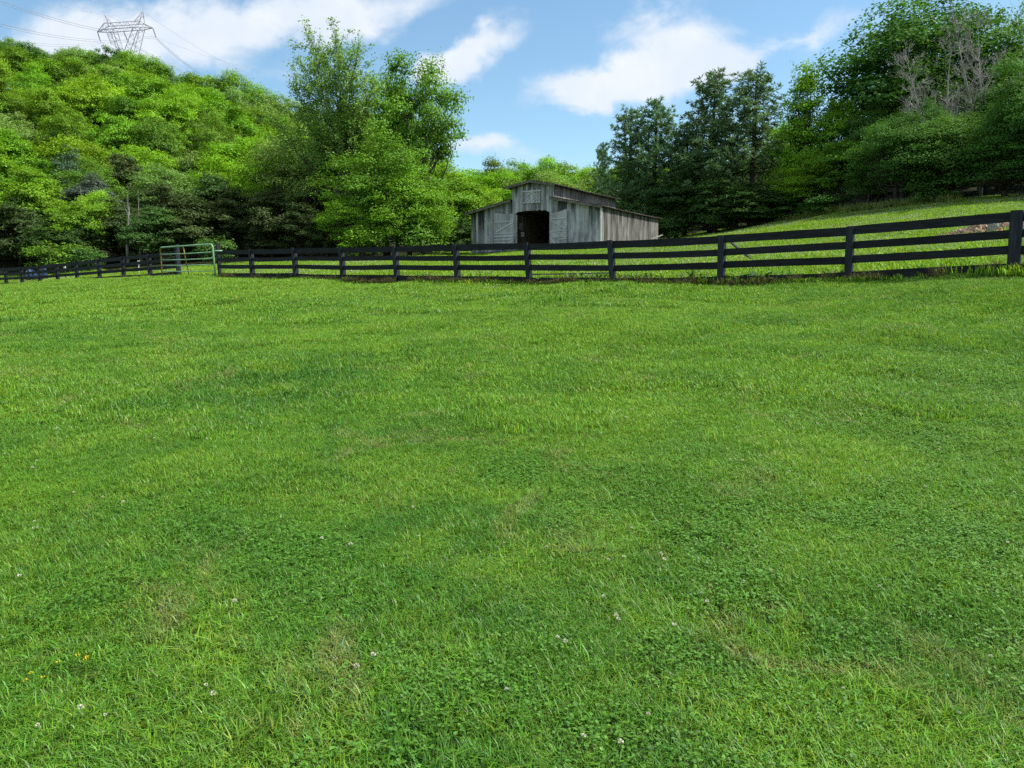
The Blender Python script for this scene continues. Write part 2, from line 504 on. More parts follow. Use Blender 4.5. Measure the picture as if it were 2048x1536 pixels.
SC.view_settings.view_transform = 'Standard'; SC.view_settings.look = 'None'
SC.view_settings.exposure = 1.0; SC.view_settings.gamma = 1
SC.render.engine = 'CYCLES'
SC.cycles.max_bounces = 5; SC.cycles.diffuse_bounces = 4; SC.cycles.glossy_bounces = 2; SC.cycles.transmission_bounces = 4; SC.cycles.transparent_max_bounces = 4
SC.cycles.caustics_reflective = False; SC.cycles.caustics_refractive = False
SC.cycles.use_denoising = False
SC.cycles.sample_clamp_indirect = 4

# ------------------------------------------------------------------ ground sheet
ang = np.concatenate([np.linspace(-50, 230, 150)[1:-1] if False else np.arange(0, 0)])
fa = np.arange(40, 140.01, .35); ba = np.arange(144, 400, 4.0)
ang = np.radians(np.concatenate([fa, ba]))
rad = np.concatenate([np.geomspace(.4, 400, 300), np.geomspace(440, 5000, 14)])
na, nr = len(ang), len(rad)
gx = np.cos(ang)[None, :] * rad[:, None]; gy = np.sin(ang)[None, :] * rad[:, None]
gzv = ground_np(gx, gy)
V = np.stack([gx, gy, gzv], -1).reshape(-1, 3)
i, j = np.meshgrid(np.arange(nr - 1), np.arange(na), indexing='ij')
j2 = (j + 1) % na
f4 = np.stack([i * na + j, (i + 1) * na + j, (i + 1) * na + j2, i * na + j2], -1).reshape(-1, 4)
V = np.vstack([V, [[0, 0, gz(0, 0)]]])
f3 = np.stack([np.full(na, len(V) - 1), np.arange(na), (np.arange(na) + 1) % na], -1)
# real surface zones: mown lawn / field / bare earth by the barn / leaf litter in the woods


def fence_side(x, y):
    """>0 beyond the fence line"""
    p0 = at(2037, 500, fence_depth(0)); p1 = at(435, 500, fence_depth(10))
    nx, ny = (p1.y - p0.y), -(p1.x - p0.x)
    l = math.hypot(nx, ny)
    return ((x - p0.x) * nx + (y - p0.y) * ny) / l


TREELINE = [(-400, 62), (-150, 60), (100, 58), (300, 57), (500, 58), (700, 58), (880, 58), (960, 72), (1100, 74), (1250, 76), (1405, 75), (1500, 69), (1600, 63), (1700, 59), (1800, 55), (1920, 52), (2048, 50), (2250, 47), (2600, 40)]
TLU = np.array([ray(p, 560)[0] for p, _ in TREELINE]); TLY = np.array([y for _, y in TREELINE])


def wood_side(x, y):
    return y - np.interp(x / np.maximum(y, 1), TLU, TLY)


x, y = V[:, 0], V[:, 1]
zone = np.zeros((len(V), 3))
fs_ = fence_side(x, y); ws_ = wood_side(x, y)
zone[:, 0] = np.clip(fs_ / .6 + .2, 0, 1)
zone[:, 1] = np.clip(ws_ / 3 + .3, 0, 1) * (y > 5)
bl = (x - BO.x) * BX.x + (y - BO.y) * BX.y; bm = (x - BO.x) * BY.x + (y - BO.y) * BY.y
dirt = np.clip(1.2 - np.abs(bl + 3.2) / 4.0, 0, 1) * np.clip(1 - np.abs(bm + 1.0) / 3.0, 0, 1)
inside = ((bl > -11) & (bl < 0) & (bm > 0) & (bm < 11.5))
zone[:, 2] = np.clip(dirt * 1.3, 0, 1) + inside
m, t = material('ground')
a = t.n('ShaderNodeSeparateColor', {0: t.n('ShaderNodeAttribute', attribute_name='Col').outputs['Color']})
pos = t.n('ShaderNodeNewGeometry').outputs['Position']
nA = t.noise(pos, .35, 4, .6, .5); nB = t.noise(pos, 2.5, 5, .65); nC = t.noise(pos, 22, 4, .6)
c = t.mix(t.ramp(nA, .35, .65), (.025, .042, .010), (.045, .070, .012))
c = t.mix(t.math('MULTIPLY', t.ramp(nC, .4, .7), .6), c, (.03, .04, .012))
fld = t.mix(t.ramp(nB, .35, .7), (.085, .16, .018), (.135, .205, .022))
c = t.mix(a.outputs[0], c, fld)
c = t.mix(t.ramp(t.math('ADD', a.outputs[2], t.math('MULTIPLY', t.math('SUBTRACT', nB, .5), 1.1)), .35, .75), c, (.27, .205, .13))
c = t.mix(a.outputs[1], c, t.mix(t.ramp(nB, .4, .6), (.016, .024, .008), (.026, .024, .012)))
bp = t.n('ShaderNodeBump', {'Height': nC, 'Strength': .6, 'Distance': .05})
b = t.n('ShaderNodeBsdfPrincipled', {'Base Color': c, 'Roughness': .95, 'Specular IOR Level': .05, 'Normal': bp.outputs[0]})
out(t, b.outputs[0])
go = link(bpy.data.objects.new('ground', np_mesh('ground', V, f4, f3, zone, [m], smooth=True)))
tag(go, kind='structure')


# ------------------------------------------------------------------ leaf clouds
def unit(v):
    return v / np.maximum(np.linalg.norm(v, axis=-1, keepdims=True), 1e-9)


def leaf_quads(P, N, L, Wd, rs, droop=None):
    n = len(P)
    N = unit(N)
    t0 = unit(np.cross(N, rs.normal(size=(n, 3))))
    if droop is not None:
        t0 = unit(t0 * (1 - abs(droop)) + np.array([0, 0, -1.0 if droop > 0 else 1.0]) * abs(droop))
    b0 = unit(np.cross(N, t0))
    L = (L * np.ones(n))[:, None]; Wd = (Wd * np.ones(n))[:, None]
    q = np.stack([P - t0 * L * .5, P + b0 * Wd * .5 + t0 * L * .08, P + t0 * L * .5, P - b0 * Wd * .5 + t0 * L * .08], 1)
    return q


def quads_mesh(name, Q, col, mat):
    n = len(Q)
    return np_mesh(name, Q.reshape(-1, 3), np.arange(n * 4).reshape(n, 4), None, np.repeat(col, 4, 0), [mat])


def tint(n, rs, s=.28, warm=.12):
    v = np.clip(1 + rs.normal(size=(n, 1)) * s, .45, 1.7)
    w = rs.normal(size=(n, 1)) * warm
    return np.clip(np.hstack([v * (1 + w), v, v * (1 - w)]), 0.02, 3)


def rand_dirs(n, rs):
    return unit(rs.normal(size=(n, 3)))


def limb(mb, a, b, r0, r1, rs, n=5, sag=.12):
    a, b = Vector(a), Vector(b)
    L = (b - a).length
    pts, rr = [], []
    k = 5
    off = Vector(rs.normal(size=3)) * L * .06
    for i in range(k + 1):
        s = i / k
        p = a.lerp(b, s) + off * math.sin(math.pi * s)
        p.z -= L * sag * math.sin(math.pi * s) * .7
        pts.append(p); rr.append(r0 * (1 - s) + r1 * s)
    mb.tube(pts, rr, n, cap=False)


def broadleaf(seed, H=12, Wd=10, base=.22, clumps=52, per=190, leaf=.34, top=1.0, cr=.17, ratio=.62, taper=.0, bark='bark', mat='leaf', low=-.75, sep=.62, shell=.42):
    """rounded crown of leaf clumps on a limbed trunk"""
    rs = np.random.default_rng(seed)
    zc = H * (base + 1) / 2; rz = H * (1 - base) / 2 * .93; rx = Wd / 2 * .86
    lob = rs.uniform(0, 6.28, 6)
    Ps, Ns, cs = [], [], []
    cen = []
    tries = 0
    while len(cen) < clumps and tries < 6000:
        tries += 1
        d = rand_dirs(1, rs)[0]
        if d[2] < low:
            continue
        rr = rs.uniform(.52, 1.0) if rs.random() < .78 else rs.uniform(.1, .5)
        th = math.atan2(d[1], d[0])
        mod = 1 + .13 * math.sin(2 * th + lob[0]) + .1 * math.sin(3 * th + lob[1] + d[2] * 2) + .07 * math.sin(5 * d[2] + lob[2])
        tp = 1 - taper * max(0, d[2] * rr)
        c = np.array([d[0] * rx * mod * rr * tp, d[1] * rx * mod * rr * tp, zc + d[2] * rz * rr * (1 + .06 * math.sin(3 * th + lob[3]))])
        if all(np.linalg.norm(c - o) > Wd * cr * sep for o in cen):
            cen.append(c)
    for c in cen:
        rad = Wd * cr * rs.uniform(.6, 1.42)
        n = int(per * (rad / (Wd * cr)) ** 2 * rs.uniform(.8, 1.15))
        d = rand_dirs(n, rs)
        d[:, 2] = np.where(d[:, 2] < -.25, -d[:, 2] * rs.uniform(0, 1, n), d[:, 2])
        d = unit(d)
        r = rad * (rs.uniform(0, 1, n) ** shell) * (1 + .34 * np.sin(d[:, 0] * 6 + c[0]) * np.sin(d[:, 1] * 5 + c[1]) + .2 * np.sin(d[:, 2] * 8 + c[2]))
        p = c + d * r[:, None] * np.array([1.05, 1.05, .92])
        o = unit(c - np.array([0, 0, zc - rz * .3]))
        Ps.append(p); Ns.append(d * .55 + o * .35 + np.array([0, 0, .45]) + rs.normal(size=(n, 3)) * .5)
        cs.append(tint(n, rs, .12, .06) * rs.uniform(.78, 1.2))
    P, N, Cc = np.vstack(Ps), np.vstack(Ns), np.vstack(cs)
    n = len(P)
    # strays that break the outline
    k = n // 14
    ids = rs.integers(0, n, k)
    P = np.vstack([P, P[ids] + rs.normal(size=(k, 3)) * Wd * .035]); N = np.vstack([N, rs.normal(size=(k, 3))]); Cc = np.vstack([Cc, Cc[ids]])
    L = leaf * rs.uniform(.65, 1.35, len(P))
    crown = quads_mesh('crown', leaf_quads(P, N, L, L * ratio, rs), Cc, M[mat])
    mb = MB()
    r0 = H * .018 + .05
    tpts = [Vector((rs.normal() * .12 * i, rs.normal() * .12 * i, H * .78 * i / 6)) for i in range(7)]
    tpts[0] = Vector((0, 0, -.5))
    mb.tube(tpts, [r0 * (1.25 if i == 0 else 1) * (1 - i / 6.6) + .02 for i in range(7)], 8)
    for c in cen:
        s = min(.95, max(.16, (c[2] / H) * rs.uniform(.45, .75)))
        f = s * 6 / .78 * .78
        i = min(5, int(s * 6)); q = tpts[i].lerp(tpts[i + 1], s * 6 - i)
        limb(mb, q, c, r0 * .32 * (1 - s) + .03, .015, rs, 5)
    return crown, mb.mesh('trunk', M[bark], True)


def conifer(seed, H=15, Wd=8, base=.15, whorls=22, leaf=.42, form='pine'):
    rs = np.random.default_rng(seed)
    Q, Cc = [], []
    mb = MB()
    r0 = H * .013 + .06
    mb.tube([(0, 0, -.5), (0, 0, H * .3), (rs.normal() * .1, rs.normal() * .1, H * .7), (0, 0, H * .99)], [r0 * 1.2, r0 * .9, r0 * .5, .03], 8)
    for w in range(whorls):
        s = (w + rs.uniform(-.3, .3)) / whorls
        z = H * (base + (1 - base) * .97 * s)
        prof = (1 - s) ** .62 * (.62 + .38 * min(1, s * 4 + .3)) + .045
        nb = rs.integers(4, 7)
        a0 = rs.uniform(0, 6.28)
        if s < .35 and rs.random() < .12:
            continue
        for bq in range(nb):
            th = a0 + bq * 6.283 / nb + rs.normal() * .25
            Lb = Wd / 2 * prof * rs.uniform(.5, 1.3)
            up = rs.uniform(.05, .3) + .55 * s
            tip = Vector((math.cos(th) * Lb, math.sin(th) * Lb, z + up * Lb * .8))
            root = Vector((0, 0, z))
            pts = [root.lerp(tip, q) - Vector((0, 0, .12 * Lb * math.sin(math.pi * q))) for q in (0, .35, .7, 1)]
            mb.tube(pts, [.045 * (1 - s) + .02, .035 * (1 - s) + .015, .02, .008], 4, cap=False)
            nt_ = max(3, int(Lb * 4.6))
            for k in range(nt_):
                q = .25 + .75 * (k + rs.random()) / nt_
                side = rs.normal() * Lb * .17 * (1.15 - q * .6)
                p = np.array(root.lerp(tip, q)) + np.array([-math.sin(th) * side, math.cos(th) * side, rs.normal() * .12 - .12 * Lb * math.sin(math.pi * q)])
                m_ = 13
                d = rand_dirs(m_, rs) * np.array([1, 1, .8]) + np.array([math.cos(th) * .5, math.sin(th) * .5, .5])
                d = unit(d)
                L = leaf * rs.uniform(.6, 1.25, m_)
                sd = unit(np.cross(d, rs.normal(size=(m_, 3)))) * (L * .10)[:, None]
                pp = np.repeat(p[None], m_, 0)
                Q.append(np.stack([pp - sd * .5, pp + d * (L * .55)[:, None] - sd, pp + d * L[:, None], pp + d * (L * .55)[:, None] + sd], 1))
                Cc.append(tint(m_, rs, .2, .05) * rs.uniform(.75, 1.2))
    crown = quads_mesh('crown', np.concatenate(Q), np.vstack(Cc), M['needle'])
    return crown, mb.mesh('trunk', M['pine_bark'], True)


def cedar(seed, H=9, Wd=6.5, per=13000, leaf=.34):
    """dense conical red cedar of drooping feathery sprays reaching the ground"""
    rs = np.random.default_rng(seed)
    nb = 95
    Ps, Ns, Cs = [], [], []
    mb = MB()
    mb.tube([(0, 0, -.5), (0, 0, H * .5), (0, 0, H * .97)], [.17, .1, .02], 7)
    for k in range(nb):
        s = (k + .5) / nb
        z = H * (.05 + .93 * s)
        prof = (1 - s) ** .62 * (.7 + .3 * min(1, s * 5)) + .04
        th = k * 2.39996 + rs.normal() * .3
        Lb = Wd / 2 * prof * rs.uniform(.68, 1.12)
        n = int(per / nb * (prof + .12) * 1.35)
        q = rs.uniform(.12, 1, n) ** .7
        w = Lb * .34 * (1.1 - q * .75)
        side = rs.normal(size=n) * w * .6
        r = q * Lb
        P = np.stack([math.cos(th) * r - math.sin(th) * side, math.sin(th) * r + math.cos(th) * side,
                      z + r * .22 - .9 * q * q * Lb * .28 + rs.normal(size=n) * .13 * (1.2 - q) - np.abs(side) * .25], 1)
        P[:, 2] = np.maximum(P[:, 2], .03)
        Ps.append(P)
        Ns.append(np.array([math.cos(th) * .5, math.sin(th) * .5, .8]) + rs.normal(size=(n, 3)) * .45)
        Cs.append(tint(n, rs, .22, .1) * rs.uniform(.7, 1.25))
        mb.tube([(0, 0, z), (math.cos(th) * Lb * .8, math.sin(th) * Lb * .8, z + Lb * .08)], [.03, .01], 4, cap=False)
    P, N, Cc = np.vstack(Ps), np.vstack(Ns), np.vstack(Cs)
    L = leaf * rs.uniform(.6, 1.4, len(P))
    crown = quads_mesh('crown', leaf_quads(P, N, L, L * .34, rs, .25), Cc, M['needle'])
    return crown, mb.mesh('trunk', M['pine_bark'], True)


def grow(mb, tips, p, d, L, r, depth, rs, spread=.55, up=.12, wig=.1, kids=(2, 4), shrink=.72, tipd=1):
    k = 4
    pts, rr = [p.copy()], [r]
    rr[0] = max(rr[0], .013)
    for i in range(k):
        d = (d + Vector(rs.normal(size=3)) * wig + Vector((0, 0, up * .3))).normalized()
        p = p + d * (L / k)
        pts.append(p.copy()); rr.append(max(.010, r * (1 - .42 * (i + 1) / k)))
        if depth <= tipd:
            tips.append((p.copy(), d.copy()))
    mb.tube(pts, rr, 6 if depth > 2 else (4 if depth > 0 else 3), cap=False)
    if depth == 0:
        return
    for _ in range(rs.integers(kids[0], kids[1])):
        q = rs.integers(1, k + 1)
        dd = (d + Vector(rs.normal(size=3)) * spread + Vector((0, 0, up))).normalized()
        grow(mb, tips, pts[q].copy(), dd, L * shrink * rs.uniform(.75, 1.15), rr[q] * .62, depth - 1, rs, spread, up, wig, kids, shrink)


def airy(seed, H=20, leaders=((-.28, .1, 1), (.05, -.1, 1), (.3, .15, .9)), depth=4, leafn=9, leaf=.36, L0=.2, bare=False, bark='bark', spread=.42, scatter=.5, r0=.28):
    rs = np.random.default_rng(seed)
    mb = MB(); tips = []
    fork = Vector((0, 0, H * .24))
    mb.tube([(0, 0, -.5), (0, 0, H * .12), fork], [r0 * 1.25, r0, r0 * .9], 8)
    for dx, dy, s in leaders:
        d = Vector((dx, dy, 1)).normalized()
        p = fork.copy(); L = H * L0 * s
        pts, rr = [p.copy()], [r0 * .72]
        for i in range(5):
            d = (d + Vector(rs.normal(size=3)) * .05 + Vector((0, 0, .06))).normalized()
            p = p + d * (H * .145 * s); pts.append(p.copy()); rr.append(r0 * .72 * (1 - (i + 1) / 5.6))
            for _ in range(rs.integers(2, 4)):
                dd = (d * .75 + Vector(rs.normal(size=3)) * .5 + Vector((0, 0, .12))).normalized()
                grow(mb, tips, p.copy(), dd, L * rs.uniform(.55, .9) * (1.15 - i * .12), rr[-1] * .6, depth - 2, rs, spread, .14, .1)
        mb.tube(pts, rr, 7, cap=False)
        grow(mb, tips, p, d, L * .6, rr[-1], depth - 2, rs, spread, .18, .1)
    trunk = mb.mesh('trunk', M[bark], True)
    if bare:
        return None, trunk
    Ps, Ns, Cs = [], [], []
    for p, d in tips:
        n = max(1, rs.poisson(leafn))
        Ps.append(np.array(p) + rs.normal(size=(n, 3)) * scatter * np.array([1, 1, .8]))
        Ns.append(rs.normal(size=(n, 3)) * .6 + np.array([0, 0, .7]))
        Cs.append(tint(n, rs, .18, .08) * rs.uniform(.8, 1.2))
    P, N, Cc = np.vstack(Ps), np.vstack(Ns), np.vstack(Cs)
    L = leaf * rs.uniform(.6, 1.35, len(P))
    return quads_mesh('crown', leaf_quads(P, N, L, L * .62, rs), Cc, M['leaf']), trunk


def fan(seed, H=21, leaders=(), r0=.26, twigs=60, leaf=.21):
    """tall thin-leaved tree: leaders fanning from a low fork, feathered with upswept leafy twigs"""
    rs = np.random.default_rng(seed)
    mb = MB(); P, C = [], []
    fork = Vector((0, 0, H * .22))
    mb.tube([(0, 0, -.5), (.1, 0, H * .1), fork], [r0 * 1.3, r0, r0 * .95], 8)
    for dx, dy, s in leaders:
        d = Vector((dx, dy, 1)).normalized()
        p = fork.copy(); pts, rr = [p.copy()], [r0 * .6]
        n = 9; tot = H * .80 * s
        for i in range(n):
            d = (d + Vector(rs.normal(size=3)) * .05 + Vector((0, 0, .035))).normalized()
            p = p + d * (tot / n); pts.append(p.copy()); rr.append(max(.02, r0 * .6 * (1 - (i + 1) / (n + .3))))
        mb.tube(pts, rr, 6, cap=False)
        for k in range(twigs):
            f = .2 + .8 * (k + rs.random()) / twigs
            i = min(n - 1, int(f * n)); q = pts[i].lerp(pts[i + 1], f * n - i)
            ax = (pts[i + 1] - pts[i]).normalized()
            dd = (ax * .85 + Vector(rs.normal(size=3)) * .6).normalized()
            L = (3.5 - 1.3 * f) * rs.uniform(.45, 1.2) * H / 21
            m1 = q + dd * L * .5; e = q + (dd + Vector((0, 0, .25))).normalized() * L
            mb.tube([q, m1, e], [.028, .018, .008], 3, cap=False)
            for u_ in rs.uniform(.3, 1.08, int(4 + 3 * L)):
                c = q.lerp(m1, u_ * 2) if u_ < .5 else m1.lerp(e, u_ * 2 - 1)
                m_ = rs.integers(4, 9)
                P.append(np.array(c) + rs.normal(size=(m_, 3)) * .21); C.append(tint(m_, rs, .14, .07) * rs.uniform(.85, 1.15))
    P, C = np.vstack(P), np.vstack(C)
    L = leaf * rs.uniform(.6, 1.3, len(P))
    N = rs.normal(size=(len(P), 3)) * .6 + np.array([0, 0, .7])
    return quads_mesh('crown', leaf_quads(P, N, L, L * .62, rs), C, M['leaf']), mb.mesh('trunk', M['bark'], True)


# name -> list of (crown mesh, trunk mesh, height, width)
PROTO = {}


def reg(key, res):
    vs = []
    for me in res:
        if me is not None:
            c = np.empty(len(me.vertices) * 3, np.float32); me.vertices.foreach_get('co', c); vs.append(c.reshape(-1, 3))
    c = np.vstack(vs)
    lo, hi = np.percentile(c, .4, axis=0), np.percentile(c, 99.8, axis=0)
    PROTO.setdefault(key, []).append((res[0], res[1], float(c[:, 2].max()), float(hi[0] - lo[0])))


for s in range(5):
    reg('round', broadleaf(100 + s, 12, 10, .16, 70, 330, .25, cr=.105 + .012 * (s % 3), sep=1.04, shell=.3))
for s in range(3):
    reg('upright', broadleaf(200 + s, 13, 8, .14, 64, 300, .25, cr=.128, taper=.35, sep=1.0, shell=.3))
reg('fine', broadleaf(301, 12, 10, .15, 95, 270, .18, cr=.105, sep=.8))
reg('fine', broadleaf(302, 12, 9, .12, 90, 270, .18, cr=.11, sep=.8))
reg('bushy', broadleaf(311, 12, 11, .03, 140, 250, .19, cr=.11, taper=.3, sep=.75))
reg('big', broadleaf(321, 16, 13, .14, 110, 380, .24, cr=.105, sep=.85, shell=.33))
reg('big', broadleaf(322, 15, 13, .10, 110, 380, .24, cr=.105, sep=.85, shell=.33))
reg('shrub', broadleaf(331, 4, 5, -.15, 34, 110, .22, cr=.19))
reg('shrub', broadleaf(332, 4, 4.5, -.2, 30, 110, .22, cr=.2))
reg('poplar', broadleaf(341, 17, 7, .1, 120, 120, .26, cr=.14, taper=.62))
for s in range(3):
    reg('pine', conifer(401 + s, 15, 8.5, .12 + .05 * s, 24 + 2 * s, .44))
for s in range(3):
    reg('cedar', broadleaf(421 + s, 9, 7, -.12, 120, 190, .30, cr=.10, ratio=.30, taper=.5, bark='pine_bark', mat='needle'))
reg('airy', fan(502, 21, ((-.62, .1, .74), (-.50, .1, .86), (-.40, -.12, .98), (-.31, .14, .95), (-.22, -.1, 1.05), (-.12, .12, 1.0), (-.03, -.14, 1.06), (.06, .1, .97), (.15, -.1, .98), (.25, .12, .88), (.36, -.08, .76))))
reg('opencrown', broadleaf(511, 18, 13, .30, 54, 400, .25, cr=.10))
reg('bare', airy(521, 15, ((-.3, .1, 1.0), (.05, -.1, 1.05), (.35, .12, .95)), 6, bare=True, bark='twig', r0=.22, L0=.17, spread=.38))
reg('bare', airy(522, 15, ((-.35, -.1, 1.0), (.0, .1, 1.0), (.4, .1, .9)), 6, bare=True, bark='twig', r0=.22, L0=.17, spread=.38))
reg('snag', airy(531, 6, ((-.35, .1, .8), (.1, .1, 1.0)), 2, bare=True, bark='pale_bark', r0=.14, L0=.1))

PAL = {
    'lime': (.190, .370, .018), 'yellow-green': (.208, .370, .018), 'bright green': (.165, .320, .018), 'mid green': (.122, .250, .021),
    'deep green': (.072, .172, .027), 'olive': (.125, .215, .030), 'pale green': (.185, .305, .060), 'thin pale': (.215, .350, .065), 'blue-green': (.080, .140, .070),
    'dark green': (.060, .130, .024), 'dark olive': (.062, .098, .024), 'pine green': (.115, .205, .075), 'grey': (.08, .115, .08)}
NAMES = {'round': 'broadleaf_tree', 'upright': 'broadleaf_tree', 'fine': 'broadleaf_tree', 'bushy': 'bushy_tree', 'big': 'broadleaf_tree', 'shrub': 'shrub',
         'poplar': 'poplar_tree', 'pine': 'pine_tree', 'cedar': 'cedar_tree', 'airy': 'airy_tree', 'opencrown': 'broadleaf_tree', 'bare': 'bare_tree', 'snag': 'dead_tree'}
TREES = []


def tree(key, px, top, wpx, Y, pal, label, group=None, var=None, yaw=None, jit=.10):
    p = at(px, top, Y)
    z0 = gz(p.x, Y)
    H = max(1.5, p.z - z0)
    wid = wpx * Y / F
    opts = PROTO[key]
    cr, tr, ph, pw = opts[(R.randrange(len(opts)) if var is None else var) % len(opts)]
    e = empty(NAMES[key], (p.x, Y, z0), R.uniform(0, 6.28) if yaw is None else yaw)
    sx = wid / pw
    e.scale = (sx, sx, H / ph)
    c = PAL[pal]
    k = 1 + R.uniform(-jit, jit)
    if cr is not None:
        o = bpy.data.objects.new('crown', cr); o.color = (c[0] * k * (1 + R.uniform(-jit, jit * .4)), c[1] * k, c[2] * k, 1); link(o, e)
    link(bpy.data.objects.new('trunk', tr), e)
    tag(e, label, 'shrub' if key == 'shrub' else 'tree', group)
    TREES.append((e, px, top, label))
    return e

# ------------------------------------------------------------------ trees: the ones with a face of their own
G_MID = 'trees round the tall airy tree'
tree('airy', 682, 45, 220, 67, 'thin pale', 'tall thin-leaved tree with fanned bare-looking leaders, highest crown left of barn', G_MID, 0, 0)
tree('opencrown', 818, 93, 200, 70, 'mid green', 'open-crowned darker tree leaning right beside the tall airy tree', G_MID, 0, 0)
tree('fine', 770, 262, 250, 62, 'mid green', 'bushy fine-leaved tree in front of the tall airy tree, branches down to the fence', G_MID, 0)
tree('bushy', 815, 335, 170, 60, 'bright green', 'low spreading bush-like tree just left of the barn', G_MID)
tree('fine', 615, 212, 190, 74, 'pale green', 'soft feathery pale tree left of the tall airy tree', G_MID, 1)
tree('fine', 545, 245, 170, 78, 'lime', 'rounded yellowish tree on the slope left of the feathery pale tree', G_MID, 0)
tree('round', 700, 205, 170, 80, 'bright green', 'bright green tree filling the gap behind the tall airy tree', G_MID)
tree('fine', 762, 108, 150, 73, 'mid green', 'leafy tree between the tall airy tree and the open-crowned darker tree', G_MID, 1)
tree('upright', 790, 180, 120, 78, 'bright green', 'bright narrow tree behind the open-crowned darker tree', G_MID)
tree('fine', 690, 385, 130, 60, 'bright green', 'small bright tree at the fence under the tall airy tree', G_MID)
tree('round', 905, 352, 130, 75, 'bright green', 'rounded tree squeezed between the low bush-like tree and the barn', G_MID)
tree('round', 972, 366, 84, 84, 'lime', 'small lime tree touching the left edge of the barn roof')
tree('cedar', 905, 425, 100, 64, 'dark green', 'dark low tree in the shade left of the barn wall')
tree('cedar', 650, 420, 110, 62, 'dark olive', 'dark cedar at the left foot of the low bright bushes')
# conifers right of the barn
G_P = 'pines right of the barn'
tree('pine', 1262, 205, 150, 76, 'pine green', 'slender greyish pine with see-through crown, nearer the barn of the first pair', G_P, 0)
tree('pine', 1312, 192, 145, 75, 'pine green', 'slender pine with pointed top, right one of the first pair by the barn', G_P, 1)
tree('pine', 1207, 283, 66, 84, 'pine green', 'small pine poking up just right of the barn ridge', G_P, 2)
tree('pine', 1432, 138, 195, 72, 'pine green', 'tall dark pine with broad crown, left one of the big pair', G_P, 2)
tree('pine', 1515, 126, 215, 70, 'pine green', 'tallest dark pine with rounded top, right one of the big pair', G_P, 0)
tree('pine', 1375, 240, 135, 74, 'pine green', 'shorter dark pine in the gap left of the big pine pair', G_P, 1)
tree('cedar', 1355, 345, 120, 72, 'dark green', 'dark cedar behind the right end of the barn')
tree('cedar', 1432, 345, 140, 68, 'dark green', 'dark spreading cedar below the left big pine')
tree('cedar', 1510, 362, 150, 65, 'dark green', 'dark spreading cedar below the tallest pine')
tree('cedar', 1578, 372, 110, 64, 'deep green', 'green-tinged cedar at the field edge left of the poplar')
tree('poplar', 1612, 118, 105, 65.5, 'lime', 'spire-topped poplar standing right of the tallest pine', None, 0)
tree('upright', 1674, 186, 105, 64, 'bright green', 'loose bright tree between the poplar and the dark wood')
tree('round', 1570, 235, 110, 82, 'lime', 'lime tree glowing behind the pines and the poplar')
tree('fine', 1625, 305, 150, 62.5, 'bright green', 'leafy tree in front of the poplar at the field edge')
# the dark wood on the right
G_R = 'trees of the dark wood on the right'
tree('big', 1852, -22, 330, 66, 'deep green', 'huge rounded dark oak topping the wood on the right', G_R, 0)
tree('big', 1752, 195, 160, 62, 'deep green', 'dark rounded tree on the lower left shoulder of the huge oak', G_R, 1)
tree('bare', 1905, 58, 230, 57, 'grey', 'grey leafless tree with fine twigs in front of the huge oak', G_R, 0, 0)
tree('bare', 1990, 8, 230, 57.5, 'grey', 'grey leafless tree against the sky at the top right', G_R, 1, 0)
tree('fine', 1868, 190, 110, 55.5, 'deep green', 'small leafy tree tangled with the grey leafless trees', G_R, 0)
tree('bare', 1845, 165, 170, 56.6, 'grey', 'smaller grey leafless tree low among the green boughs', G_R, 1, .5)
tree('fine', 2050, -20, 170, 64, 'pale green', 'pale thin-leaved tree at the top right corner', G_R, 1)
tree('big', 1985, 165, 250, 60, 'deep green', 'broad dark green tree below the grey leafless trees', G_R, 0)
tree('fine', 1800, 215, 200, 55, 'deep green', 'drooping leafy tree in front of the huge oak', G_R, 0)
tree('bushy', 1905, 215, 230, 53, 'deep green', 'leafy tree reaching the grass under the grey leafless trees', G_R)
tree('big', 2080, 85, 230, 49, 'deep green', 'dense green tree at the right edge of the picture', G_R, 1)
tree('bushy', 2020, 260, 200, 49.5, 'deep green', 'bushy dark tree at the grass edge on the far right', G_R)
tree('upright', 1690, 275, 130, 61, 'mid green', 'narrow leafy tree at the field edge right of the poplar', G_R)
tree('bushy', 1755, 300, 140, 58, 'deep green', 'bushy dark tree standing behind the pale tall grass', G_R)
tree('big', 2240, 60, 260, 48, 'deep green', 'dark tree beyond the dense edge tree', G_R)
tree('bushy', 2180, 240, 200, 45, 'deep green', 'bushy dark tree beyond the bushy dark edge tree', G_R)
tree('big', 1945, 90, 220, 72, 'deep green', 'dark tree seen through the twigs of the grey leafless trees', G_R, 1)
